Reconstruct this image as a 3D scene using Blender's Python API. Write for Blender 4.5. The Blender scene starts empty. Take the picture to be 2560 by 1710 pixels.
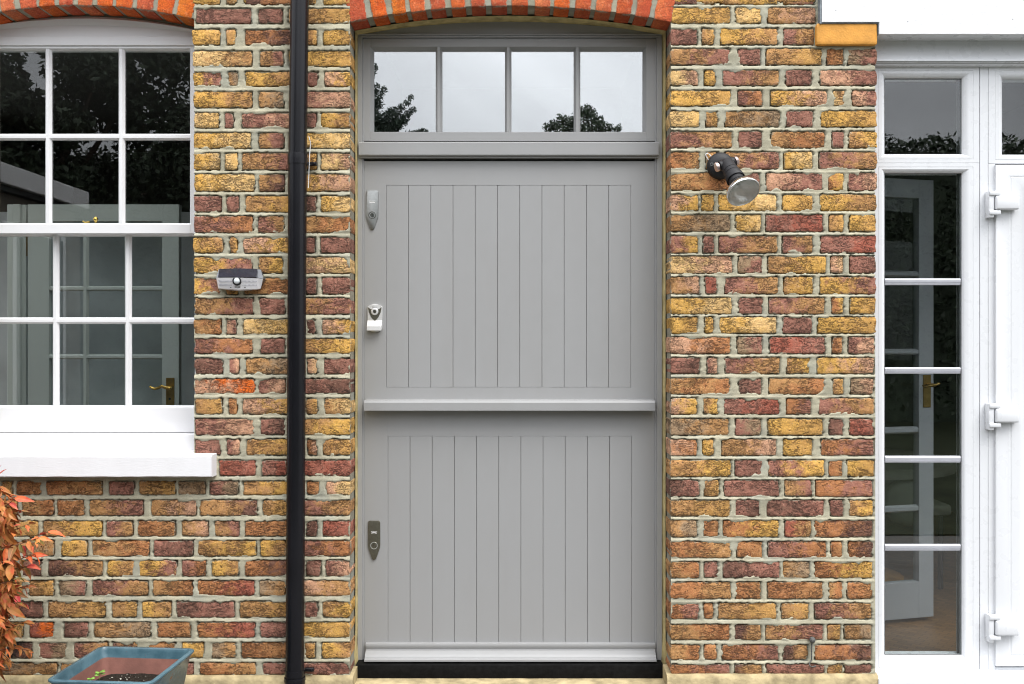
import bpy, bmesh, math, random
import numpy as np
from mathutils import Vector, Matrix

R = math.radians
random.seed(7)
SC = bpy.context.scene
COL = SC.collection

# ------------------------------------------------------------------ camera
D0, EYE, F = 3.6, 1.37, 2400.0
cam = bpy.data.cameras.new('camera')
cam.sensor_width = 36.0
cam.lens = 36.0 * F / 2560.0
cam.clip_start, cam.clip_end = 0.05, 500
camo = bpy.data.objects.new('camera', cam)
camo.location = (0, -D0, EYE)
camo.rotation_euler = (R(90), 0, 0)
COL.objects.link(camo)
SC.camera = camo

# ------------------------------------------------------------------ sky and sun (overcast)
SUN_EL, SUN_AZ = 58, 42          # bright patch of cloud, high over the photographer's right shoulder
w = bpy.data.worlds.new('World')
SC.world = w
w.use_nodes = True
nt = w.node_tree
nt.nodes.clear()
out = nt.nodes.new('ShaderNodeOutputWorld')
bg = nt.nodes.new('ShaderNodeBackground')
sky = nt.nodes.new('ShaderNodeTexSky')
sky.sky_type = 'NISHITA'
sky.sun_disc = False
sky.sun_elevation = R(SUN_EL)
sky.sun_rotation = R(180 - SUN_AZ)
tc = nt.nodes.new('ShaderNodeTexCoord')
sep = nt.nodes.new('ShaderNodeSeparateXYZ')
nt.links.new(tc.outputs['Generated'], sep.inputs[0])
mr = nt.nodes.new('ShaderNodeMapRange')
mr.inputs['From Min'].default_value = 0.0
mr.inputs['From Max'].default_value = 1.0
mr.inputs['To Min'].default_value = 3.9
mr.inputs['To Max'].default_value = 25.0
nt.links.new(sep.outputs['Z'], mr.inputs['Value'])
nz = nt.nodes.new('ShaderNodeTexNoise')
nz.inputs['Scale'].default_value = 3.2
nz.inputs['Detail'].default_value = 4
nz.inputs['Distortion'].default_value = 0.6
nt.links.new(tc.outputs['Generated'], nz.inputs['Vector'])
nr = nt.nodes.new('ShaderNodeMapRange')
nr.inputs['From Min'].default_value = 0.3
nr.inputs['From Max'].default_value = 0.7
nr.inputs['To Min'].default_value = 0.72
nr.inputs['To Max'].default_value = 1.28
nt.links.new(nz.outputs['Fac'], nr.inputs['Value'])
mul = nt.nodes.new('ShaderNodeMath'); mul.operation = 'MULTIPLY'
nt.links.new(mr.outputs[0], mul.inputs[0]); nt.links.new(nr.outputs[0], mul.inputs[1])
cc = nt.nodes.new('ShaderNodeVectorMath'); cc.operation = 'SCALE'
cc.inputs[0].default_value = (0.975, 0.99, 1.035)
nt.links.new(mul.outputs[0], cc.inputs['Scale'])
mx = nt.nodes.new('ShaderNodeMix'); mx.data_type = 'RGBA'
mx.inputs['Factor'].default_value = 0.93
nt.links.new(sky.outputs[0], mx.inputs['A'])
nt.links.new(cc.outputs[0], mx.inputs['B'])
nt.links.new(mx.outputs['Result'], bg.inputs['Color'])
bg.inputs['Strength'].default_value = 0.1
nt.links.new(bg.outputs[0], out.inputs[0])

sl = bpy.data.lights.new('sun', 'SUN')
sl.energy = 1.5
sl.angle = R(32)
sl.color = (1.0, 0.965, 0.91)
so = bpy.data.objects.new('sun', sl)
COL.objects.link(so)
d = Vector((math.sin(R(SUN_AZ)) * math.cos(R(SUN_EL)), -math.cos(R(SUN_AZ)) * math.cos(R(SUN_EL)), math.sin(R(SUN_EL))))
so.rotation_euler = d.to_track_quat('Z', 'Y').to_euler()
so.location = (3, -4, 6)

vs = SC.view_settings
vs.view_transform = 'Standard'
vs.look = 'None'
vs.gamma = 1.0
vs.exposure = 0.84
vs.use_curve_mapping = False
SC.render.engine = 'CYCLES'
SC.cycles.max_bounces = 8
SC.cycles.transparent_max_bounces = 24
SC.cycles.use_denoising = True
SC.cycles.filter_width = 1.1


# ------------------------------------------------------------------ measuring helpers (photo pixels -> metres on the plane y = d)
def K(d=0.0):
    return (D0 + d) / F


def PX(x, d=0.0):
    return (x - 1280.0) * K(d)


def PZ(y, d=0.0):
    return EYE + (855.0 - y) * K(d)


# ------------------------------------------------------------------ node helpers / materials
class NT:
    def __init__(s, name):
        s.m = bpy.data.materials.new(name)
        s.m.use_nodes = True
        s.t = s.m.node_tree
        s.b = s.t.nodes['Principled BSDF']

    def n(s, kind, **kw):
        x = s.t.nodes.new(kind)
        for k, v in kw.items():
            setattr(x, k, v)
        return x

    def link(s, a, b):
        s.t.links.new(a, b)

    def val(s, sock, v):
        if hasattr(v, 'is_output'):
            s.link(v, sock)
        else:
            sock.default_value = v

    def math(s, op, a, b=0.0, c=None, clamp=False):
        x = s.n('ShaderNodeMath', operation=op, use_clamp=clamp)
        s.val(x.inputs[0], a)
        s.val(x.inputs[1], b)
        if c is not None:
            s.val(x.inputs[2], c)
        return x.outputs[0]

    def vmath(s, op, a, b=(0, 0, 0)):
        x = s.n('ShaderNodeVectorMath', operation=op)
        s.val(x.inputs[0], a)
        if op == 'SCALE':
            s.val(x.inputs['Scale'], b)
        else:
            s.val(x.inputs[1], b)
        return x.outputs[0]

    def noise(s, vec, scale, detail=3, rough=0.5, dist=0.0):
        x = s.n('ShaderNodeTexNoise')
        if vec is not None:
            s.link(vec, x.inputs['Vector'])
        x.inputs['Scale'].default_value = scale
        x.inputs['Detail'].default_value = detail
        x.inputs['Roughness'].default_value = rough
        x.inputs['Distortion'].default_value = dist
        return x.outputs['Fac']

    def ramp(s, v, a, b, lo=0.0, hi=1.0):
        x = s.n('ShaderNodeMapRange')
        x.interpolation_type = 'SMOOTHSTEP'
        s.val(x.inputs['Value'], v)
        x.inputs['From Min'].default_value = a
        x.inputs['From Max'].default_value = b
        x.inputs['To Min'].default_value = lo
        x.inputs['To Max'].default_value = hi
        return x.outputs[0]

    def mix(s, f, a, b, blend='MIX'):
        x = s.n('ShaderNodeMix', data_type='RGBA', blend_type=blend)
        s.val(x.inputs['Factor'], f)
        for k, v in (('A', a), ('B', b)):
            if hasattr(v, 'is_output'):
                s.link(v, x.inputs[k])
            else:
                x.inputs[k].default_value = (*v, 1) if len(v) == 3 else v
        return x.outputs['Result']

    def pos(s):
        return s.n('ShaderNodeNewGeometry').outputs['Position']

    def base(s, v):
        s.val(s.b.inputs['Base Color'], v if hasattr(v, 'is_output') else ((*v, 1) if len(v) == 3 else v))

    def bump(s, h, strength=0.5, dist=0.001, chain=None):
        x = s.n('ShaderNodeBump')
        x.inputs['Strength'].default_value = strength
        x.inputs['Distance'].default_value = dist
        s.link(h, x.inputs['Height'])
        if chain is not None:
            s.link(chain, x.inputs['Normal'])
        s.link(x.outputs[0], s.b.inputs['Normal'])
        return x.outputs[0]


def mat_simple(name, col, rough=0.5, metal=0.0, var=0.06, scale=30, bump=0.0, bscale=200, spec=0.5, streak=False):
    m = NT(name)
    p = m.pos()
    if streak:
        p = m.vmath('MULTIPLY', p, (1.0, 1.0, 0.06))
    n = m.noise(p, scale, 4, 0.55)
    m.base(m.mix(m.ramp(n, 0.25, 0.75), tuple(c * (1 - var) for c in col), tuple(min(1, c * (1 + var)) for c in col)))
    m.b.inputs['Roughness'].default_value = rough
    m.b.inputs['Metallic'].default_value = metal
    m.b.inputs['Specular IOR Level'].default_value = spec
    if bump:
        m.bump(m.noise(m.pos(), bscale, 3), 0.6, bump)
    return m.m


def mat_brick(name, smooth=0.0):
    m = NT(name)
    g = m.n('ShaderNodeNewGeometry')
    oi = m.n('ShaderNodeObjectInfo')
    off = m.math('MULTIPLY', oi.outputs['Random'], 37.0)
    comb = m.n('ShaderNodeCombineXYZ')
    m.link(off, comb.inputs[0]); m.link(off, comb.inputs[1]); m.link(off, comb.inputs[2])
    p = m.vmath('ADD', g.outputs['Position'], comb.outputs[0])
    ta = m.n('ShaderNodeAttribute', attribute_type='OBJECT', attribute_name='tone_a')
    tb = m.n('ShaderNodeAttribute', attribute_type='OBJECT', attribute_name='tone_b')
    u = m.n('ShaderNodeAttribute', attribute_type='GEOMETRY', attribute_name='along')
    e = m.n('ShaderNodeAttribute', attribute_type='GEOMETRY', attribute_name='edge')
    big = m.noise(p, 26, 6, 0.72, 0.5)
    f = m.math('ADD', u.outputs['Fac'], m.math('MULTIPLY', m.math('SUBTRACT', big, 0.5), 3.0))
    f = m.ramp(f, 0.12, 0.88)
    col = m.mix(f, ta.outputs['Color'], tb.outputs['Color'])
    # kiln mottling
    mot = m.noise(p, 60, 6, 0.68, 0.5)
    col = m.mix(m.ramp(mot, 0.47, 0.74, 0, 0.6), col, m.mix(1.0, col, (0.62, 0.50, 0.46), 'MULTIPLY'))
    mot2 = m.noise(m.vmath('ADD', p, (5.1, 3.3, 9.7)), 85, 5, 0.7)
    col = m.mix(m.ramp(mot2, 0.52, 0.78, 0, 0.55), col, m.mix(0.5, col, (0.78, 0.55, 0.36)))
    grain = m.noise(p, 230, 5, 0.8)
    col = m.mix(1.0, col, m.mix(m.ramp(grain, 0.30, 0.70), (0.68, 0.645, 0.62), (1.42, 1.41, 1.40)), 'MULTIPLY')
    # creases pressed in the clay (wavy, mostly lengthwise), a few pits
    ps = m.vmath('MULTIPLY', p, (0.36, 1.0, 1.0))
    n1 = m.noise(ps, 66, 4, 0.62, 1.5)
    r1 = m.math('ABSOLUTE', m.math('SUBTRACT', n1, 0.5))
    c1 = m.ramp(r1, 0.010, 0.044, 1, 0)
    mask = m.ramp(m.noise(m.vmath('ADD', p, (2, 7, 1)), 16, 2), 0.41, 0.56)
    c1 = m.math('MULTIPLY', c1, mask)
    n2 = m.noise(m.vmath('MULTIPLY', p, (0.7, 1, 0.8)), 26, 4, 0.7, 1.6)
    c2 = m.ramp(m.math('ABSOLUTE', m.math('SUBTRACT', n2, 0.47)), 0.003, 0.020, 1, 0)
    c2 = m.math('MULTIPLY', c2, m.ramp(m.noise(m.vmath('ADD', p, (9, 1, 4)), 13, 2), 0.5, 0.58))
    vo = m.n('ShaderNodeTexVoronoi')
    m.link(p, vo.inputs['Vector'])
    vo.inputs['Scale'].default_value = 78
    pit = m.ramp(vo.outputs['Distance'], 0.14, 0.27, 1, 0)
    pit = m.math('MULTIPLY', pit, m.ramp(m.noise(m.vmath('ADD', p, (4, 4, 1)), 45, 2), 0.49, 0.57))
    hole = m.math('MAXIMUM', m.math('MAXIMUM', c1, c2), pit, clamp=True)
    k = 1.0 - smooth
    hole = m.math('MULTIPLY', hole, k)
    col = m.mix(m.math('MULTIPLY', hole, 0.80), col, m.mix(0.80, col, (0.030, 0.020, 0.016)))
    # lime flecks
    vf = m.n('ShaderNodeTexVoronoi')
    m.link(p, vf.inputs['Vector'])
    vf.inputs['Scale'].default_value = 130
    fl = m.math('MULTIPLY', m.ramp(vf.outputs['Distance'], 0.05, 0.14, 1, 0), m.ramp(m.noise(p, 70, 1), 0.60, 0.66))
    col = m.mix(m.math('MULTIPLY', fl, 0.8), col, (0.62, 0.56, 0.48))
    # mortar dragged over the arrises
    en = m.math('ADD', e.outputs['Fac'], m.math('MULTIPLY', m.math('SUBTRACT', m.noise(g.outputs['Position'], 130, 4, 0.65), 0.5), -0.020))
    sm = m.ramp(en, 0.0002, 0.0032, 0.8, 0)
    sm = m.math('MULTIPLY', sm, m.ramp(m.noise(g.outputs['Position'], 17, 2), 0.42, 0.56))
    col = m.mix(sm, col, (0.36, 0.34, 0.255))
    # patchy darker tone along the brick edges
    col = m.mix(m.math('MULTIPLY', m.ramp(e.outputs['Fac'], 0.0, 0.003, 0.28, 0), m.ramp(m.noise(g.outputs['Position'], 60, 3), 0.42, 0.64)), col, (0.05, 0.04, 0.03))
    m.base(col)
    m.b.inputs['Roughness'].default_value = 0.9
    m.b.inputs['Specular IOR Level'].default_value = 0.25
    h = m.math('ADD', m.math('MULTIPLY', m.noise(p, 120, 6, 0.75), 0.9), m.math('MULTIPLY', hole, -1.3))
    h = m.math('ADD', h, m.math('MULTIPLY', n1, 1.0))
    m.bump(h, 0.9, 0.0036 * (0.35 + 0.65 * k))
    return m.m


def mat_mortar(name, col=(0.435, 0.405, 0.300), lines=False):
    m = NT(name)
    p = m.pos()
    n = m.noise(m.vmath('MULTIPLY', p, (0.5, 1, 1.4)), 14, 5, 0.65)
    c = m.mix(m.ramp(n, 0.3, 0.72), tuple(x * 0.72 for x in col), tuple(x * 1.16 for x in col))
    g = m.noise(p, 380, 3, 0.7)
    c = m.mix(1.0, c, m.mix(m.ramp(g, 0.3, 0.7), (0.86, 0.86, 0.84), (1.1, 1.1, 1.1)), 'MULTIPLY')
    s = m.noise(m.vmath('MULTIPLY', p, (0.3, 1, 1.6)), 40, 5, 0.7, 0.8)
    c = m.mix(m.ramp(m.math('ABSOLUTE', m.math('SUBTRACT', s, 0.45)), 0, 0.010, 0.55, 0), c, (0.11, 0.12, 0.10))
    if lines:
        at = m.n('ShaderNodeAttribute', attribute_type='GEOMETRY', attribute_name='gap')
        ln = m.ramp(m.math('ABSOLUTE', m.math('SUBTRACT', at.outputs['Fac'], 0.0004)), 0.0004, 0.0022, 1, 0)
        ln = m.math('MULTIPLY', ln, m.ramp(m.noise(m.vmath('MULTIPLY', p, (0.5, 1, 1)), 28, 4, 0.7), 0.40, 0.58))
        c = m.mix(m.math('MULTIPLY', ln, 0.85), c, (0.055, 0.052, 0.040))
    cool = m.noise(p, 6, 2)
    c = m.mix(m.ramp(cool, 0.45, 0.7, 0, 0.4), c, (0.29, 0.315, 0.285))
    m.base(c)
    m.b.inputs['Roughness'].default_value = 0.93
    m.b.inputs['Specular IOR Level'].default_value = 0.2
    m.bump(m.noise(p, 190, 5, 0.7), 0.7, 0.002)
    return m.m


def mat_glass(name, refl=0.045, tint=(0.93, 0.955, 0.95), wave=0.0, top=1.0):
    m = NT(name)
    t = m.t
    t.nodes.remove(m.b)
    o = t.nodes['Material Output']
    lw = m.n('ShaderNodeLayerWeight')
    lw.inputs['Blend'].default_value = 0.5
    f = m.math('ADD', m.math('MULTIPLY', m.math('POWER', lw.outputs['Facing'], 5.0), 0.95 - refl), refl, clamp=True)
    tr = m.n('ShaderNodeBsdfTransparent')
    tr.inputs[0].default_value = (*tint, 1)
    gl = m.n('ShaderNodeBsdfGlossy')
    gl.inputs['Roughness'].default_value = 0.0
    gl.inputs['Color'].default_value = (top, top, top, 1)
    if wave:
        b = m.n('ShaderNodeBump')
        b.inputs['Strength'].default_value = wave
        b.inputs['Distance'].default_value = 0.004
        m.link(m.noise(m.pos(), 3.0, 2), b.inputs['Height'])
        m.link(b.outputs[0], gl.inputs['Normal'])
    ms = m.n('ShaderNodeMixShader')
    m.link(f, ms.inputs[0]); m.link(tr.outputs[0], ms.inputs[1]); m.link(gl.outputs[0], ms.inputs[2])
    m.link(ms.outputs[0], o.inputs[0])
    return m.m


def mat_paint(name, col, rough=0.42, dirt=0.05, dcol=(0.35, 0.34, 0.3), bump=0.0004):
    m = NT(name)
    p = m.pos()
    n = m.noise(m.vmath('MULTIPLY', p, (1, 1, 0.35)), 9, 5, 0.6)
    c = m.mix(m.ramp(n, 0.35, 0.8, 0, dirt), col, dcol)
    v = m.n('ShaderNodeTexVoronoi')
    m.link(p, v.inputs['Vector'])
    v.inputs['Scale'].default_value = 16
    sp = m.math('MULTIPLY', m.ramp(v.outputs['Distance'], 0.018, 0.035, 1, 0), m.ramp(m.noise(p, 7, 1), 0.55, 0.6))
    c = m.mix(m.math('MULTIPLY', sp, min(1.0, dirt * 6)), c, dcol)
    m.base(c)
    m.link(m.ramp(m.noise(p, 25, 3), 0.3, 0.7, rough * 0.85, rough * 1.15), m.b.inputs['Roughness'])
    m.bump(m.noise(m.vmath('MULTIPLY', p, (1, 1, 4)), 60, 4, 0.6), 0.35, bump)
    return m.m


def mat_tone(name, rough=0.6, var=0.2):
    """colour from the object's own tone_a property"""
    m = NT(name)
    ta = m.n('ShaderNodeAttribute', attribute_type='OBJECT', attribute_name='tone_a')
    tb = m.n('ShaderNodeAttribute', attribute_type='OBJECT', attribute_name='tone_b')
    oi = m.n('ShaderNodeObjectInfo')
    tcn = m.n('ShaderNodeTexCoord')
    n = m.noise(tcn.outputs['Object'], 40, 3)
    c = m.mix(m.ramp(m.math('ADD', n, m.math('MULTIPLY', m.math('SUBTRACT', oi.outputs['Random'], 0.5), 0.3)), 0.38, 0.66), ta.outputs['Color'], tb.outputs['Color'])
    sp = m.n('ShaderNodeSeparateXYZ')
    m.link(tcn.outputs['Object'], sp.inputs[0])
    rib = m.ramp(m.math('ABSOLUTE', sp.outputs['X']), 0.0, 0.0013, 0.55, 0)
    c = m.mix(rib, c, (0.62, 0.22, 0.10))
    m.base(c)
    m.b.inputs['Roughness'].default_value = rough
    m.b.inputs['Specular IOR Level'].default_value = 0.3
    return m.m


M = {}
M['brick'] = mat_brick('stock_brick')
M['arch'] = mat_brick('rubbed_arch_brick', smooth=0.72)
M['mortar'] = mat_mortar('lime_mortar')
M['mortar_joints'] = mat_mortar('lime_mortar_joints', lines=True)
M['arch_mortar'] = mat_mortar('arch_mortar', (0.33, 0.31, 0.235))
M['core'] = mat_mortar('wall_core', (0.26, 0.235, 0.18))
M['glass'] = mat_glass('window_glass', 0.06, wave=0.02)
M['glass_right'] = mat_glass('door_glass', 0.075, wave=0.02)
M['glass_fan'] = mat_glass('coated_glass', 0.32, tint=(0.75, 0.8, 0.8), wave=0.03)
M['glass_in'] = mat_glass('inner_door_glass', 0.012)
M['white'] = mat_paint('white_gloss_paint', (0.73, 0.73, 0.74), 0.38, 0.05)
M['upvc'] = mat_paint('white_plastic', (0.69, 0.705, 0.725), 0.30, 0.008, bump=0.00005)
M['sillwhite'] = mat_paint('white_masonry_paint', (0.76, 0.76, 0.77), 0.6, 0.05, bump=0.003)
M['grey'] = mat_paint('grey_satin_paint', (0.306, 0.308, 0.308), 0.42, 0.16, (0.26, 0.25, 0.235), bump=0.00015)
M['mastic'] = mat_simple('yellow_mastic', (0.47, 0.38, 0.17), 0.75, var=0.28, scale=25, bump=0.003, bscale=110)
M['stone'] = mat_simple('weathered_render', (0.37, 0.30, 0.17), 0.92, var=0.36, scale=18, bump=0.006, bscale=90, spec=0.2)
M['black'] = mat_simple('black_plastic', (0.006, 0.006, 0.008), 0.27, var=0.2, scale=8, spec=0.32)
M['blackmat'] = mat_simple('black_rubber', (0.013, 0.013, 0.015), 0.55, var=0.2, scale=30, spec=0.35)
M['thresh'] = mat_simple('black_painted_step', (0.006, 0.006, 0.006), 0.75, var=0.4, scale=60, bump=0.001, spec=0.12)
M['steel'] = mat_simple('satin_steel', (0.36, 0.37, 0.36), 0.36, 1.0, var=0.08, scale=120)
M['steel_dark'] = mat_simple('dark_satin_steel', (0.19, 0.18, 0.14), 0.36, 0.85, var=0.1, scale=120)
M['satin'] = mat_simple('satin_silver', (0.66, 0.66, 0.65), 0.34, 0.35, var=0.06, scale=150)
M['bowl'] = mat_simple('silvered_bowl', (0.93, 0.94, 0.93), 0.16, 1.0, var=0.04)
M['chrome'] = mat_simple('bright_chrome', (0.85, 0.85, 0.84), 0.16, 1.0, var=0.03)
M['brass'] = mat_simple('polished_brass', (0.72, 0.48, 0.13), 0.22, 1.0, var=0.1)
M['dullbrass'] = mat_simple('aged_brass', (0.26, 0.17, 0.055), 0.35, 1.0, var=0.2)
M['iron'] = mat_simple('old_iron', (0.10, 0.10, 0.095), 0.7, 0.3, var=0.4, scale=200, bump=0.002)
M['lead'] = mat_simple('lead_flashing', (0.20, 0.23, 0.25), 0.55, 0.2, var=0.3, scale=60, bump=0.001)
M['alu'] = mat_simple('grey_glazing_bar_paint', (0.46, 0.47, 0.51), 0.35, var=0.04)
M['sage'] = mat_paint('sage_interior_paint', (0.46, 0.505, 0.485), 0.5, 0.03)
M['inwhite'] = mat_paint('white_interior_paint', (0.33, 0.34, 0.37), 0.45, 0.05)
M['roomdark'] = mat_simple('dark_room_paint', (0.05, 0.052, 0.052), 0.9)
M['roomgrey'] = mat_simple('grey_room_paint', (0.42, 0.445, 0.46), 0.9, var=0.2, scale=3)
M['solar'] = mat_simple('solar_panel_glass', (0.018, 0.020, 0.030), 0.16, var=0.1)
M['lamp_silver'] = mat_simple('lamp_silver_plastic', (0.85, 0.845, 0.87), 0.3, 0.0, var=0.05)
M['dome'] = mat_simple('frosted_dome', (0.62, 0.66, 0.68), 0.4)
M['whiteplastic'] = mat_simple('white_cable_plastic', (0.8, 0.8, 0.8), 0.4)
M['orangepaint'] = mat_simple('ochre_painted_brick', (0.70, 0.325, 0.055), 0.75, var=0.16, scale=22, bump=0.002, bscale=160)
M['terracotta'] = mat_simple('bare_terracotta', (0.20, 0.085, 0.064), 0.85, var=0.22, scale=14, bump=0.001)
M['soil'] = mat_simple('potting_soil', (0.018, 0.013, 0.009), 0.95, var=0.6, scale=150, bump=0.01, bscale=220, spec=0.2)
M['grit'] = mat_simple('perlite', (0.42, 0.40, 0.34), 0.8)
M['sprout'] = mat_simple('seedling_leaf', (0.17, 0.32, 0.05), 0.5, var=0.3, scale=120)
M['leafgreen'] = mat_simple('dark_foliage', (0.045, 0.065, 0.035), 0.6, var=0.5, scale=6)
M['conifer'] = mat_simple('conifer_foliage', (0.030, 0.045, 0.030), 0.7, var=0.5, scale=6)
M['bark'] = mat_simple('bark', (0.07, 0.05, 0.035), 0.9, var=0.4, scale=12, bump=0.01, bscale=40)
M['twig'] = mat_simple('shrub_twig', (0.16, 0.07, 0.04), 0.7, var=0.3)
M['leaf'] = mat_tone('glossy_red_leaf', 0.5)
M['wood'] = mat_simple('orange_wood', (0.40, 0.20, 0.06), 0.5, var=0.3, scale=10, streak=True)
M['cream'] = mat_simple('cream_upholstery', (0.10, 0.105, 0.085), 0.8)
M['paving'] = mat_simple('patio_concrete', (0.11, 0.105, 0.095), 0.9, var=0.2, scale=3, bump=0.004, bscale=60)


def mat_glaze():
    m = NT('blue_pot_glaze')
    p = m.pos()
    n = m.noise(p, 9, 5, 0.65)
    c = m.mix(m.ramp(n, 0.3, 0.72), (0.032, 0.078, 0.102), (0.085, 0.158, 0.192))
    n2 = m.noise(p, 55, 4, 0.7)
    c = m.mix(m.ramp(n2, 0.58, 0.75, 0, 0.6), c, (0.03, 0.06, 0.085))
    n3 = m.noise(p, 26, 2)
    c = m.mix(m.ramp(n3, 0.71, 0.74, 0, 0.9), c, (0.17, 0.07, 0.055))
    m.base(c)
    m.b.inputs['Roughness'].default_value = 0.22
    m.bump(m.noise(p, 70, 3), 0.4, 0.001)
    return m.m


M['glaze'] = mat_glaze()


def mat_lens():
    m = NT('ribbed_lens_glass')
    tcn = m.n('ShaderNodeTexCoord')
    w1 = m.n('ShaderNodeTexWave', wave_type='BANDS', bands_direction='X')
    w1.inputs['Scale'].default_value = 90
    m.link(tcn.outputs['Object'], w1.inputs['Vector'])
    w2 = m.n('ShaderNodeTexWave', wave_type='BANDS', bands_direction='Y')
    w2.inputs['Scale'].default_value = 90
    m.link(tcn.outputs['Object'], w2.inputs['Vector'])
    m.t.nodes.remove(m.b)
    bp = m.n('ShaderNodeBump')
    bp.inputs['Strength'].default_value = 0.5
    bp.inputs['Distance'].default_value = 0.0015
    m.link(m.math('ADD', w1.outputs['Fac'], w2.outputs['Fac']), bp.inputs['Height'])
    gl = m.n('ShaderNodeBsdfGlossy')
    gl.inputs['Roughness'].default_value = 0.12
    m.link(bp.outputs[0], gl.inputs['Normal'])
    tr = m.n('ShaderNodeBsdfTransparent')
    tr.inputs[0].default_value = (0.80, 0.82, 0.81, 1)
    df = m.n('ShaderNodeBsdfTranslucent')
    df.inputs[0].default_value = (0.7, 0.72, 0.7, 1)
    m1 = m.n('ShaderNodeMixShader'); m1.inputs[0].default_value = 0.42
    m.link(tr.outputs[0], m1.inputs[1]); m.link(df.outputs[0], m1.inputs[2])
    m2 = m.n('ShaderNodeMixShader'); m2.inputs[0].default_value = 0.30
    m.link(m1.outputs[0], m2.inputs[1]); m.link(gl.outputs[0], m2.inputs[2])
    m.link(m2.outputs[0], m.t.nodes['Material Output'].inputs[0])
    return m.m


M['lens'] = mat_lens()


def mat_parquet():
    m = NT('parquet')
    p = m.pos()
    b = m.n('ShaderNodeTexBrick')
    mp = m.n('ShaderNodeMapping')
    mp.inputs['Rotation'].default_value = (0, 0, R(38))
    m.link(p, mp.inputs[0]); m.link(mp.outputs[0], b.inputs['Vector'])
    b.inputs['Scale'].default_value = 9
    b.inputs['Mortar Size'].default_value = 0.008
    b.inputs['Color1'].default_value = (0.26, 0.14, 0.06, 1)
    b.inputs['Color2'].default_value = (0.17, 0.09, 0.04, 1)
    b.inputs['Mortar'].default_value = (0.04, 0.025, 0.015, 1)
    m.base(b.outputs['Color'])
    m.b.inputs['Roughness'].default_value = 0.35
    return m.m


M['parquet'] = mat_parquet()


# ------------------------------------------------------------------ object helpers
def tag(o, label=None, cat=None, group=None, kind=None):
    if label: o['label'] = label
    if cat: o['category'] = cat
    if cat and not kind: kind = 'thing'
    if group: o['group'] = group
    if kind: o['kind'] = kind
    return o


def empty(name, loc, label=None, cat=None, group=None):
    o = bpy.data.objects.new(name, None)
    o.location = loc
    o.empty_display_size = 0.05
    COL.objects.link(o)
    return tag(o, label, cat, group)


def link(name, me, parent=None):
    """vertex coordinates are world metres; the parent's offset is taken out through the inverse matrix"""
    o = bpy.data.objects.new(name, me)
    COL.objects.link(o)
    if parent is not None:
        o.parent = parent
        # a part's own world matrix is the identity, only the thing's Empty is moved
        loc = Vector(parent.location) if parent.parent is None else Vector()
        o.matrix_parent_inverse = Matrix.Translation(-loc)
    return o


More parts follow.
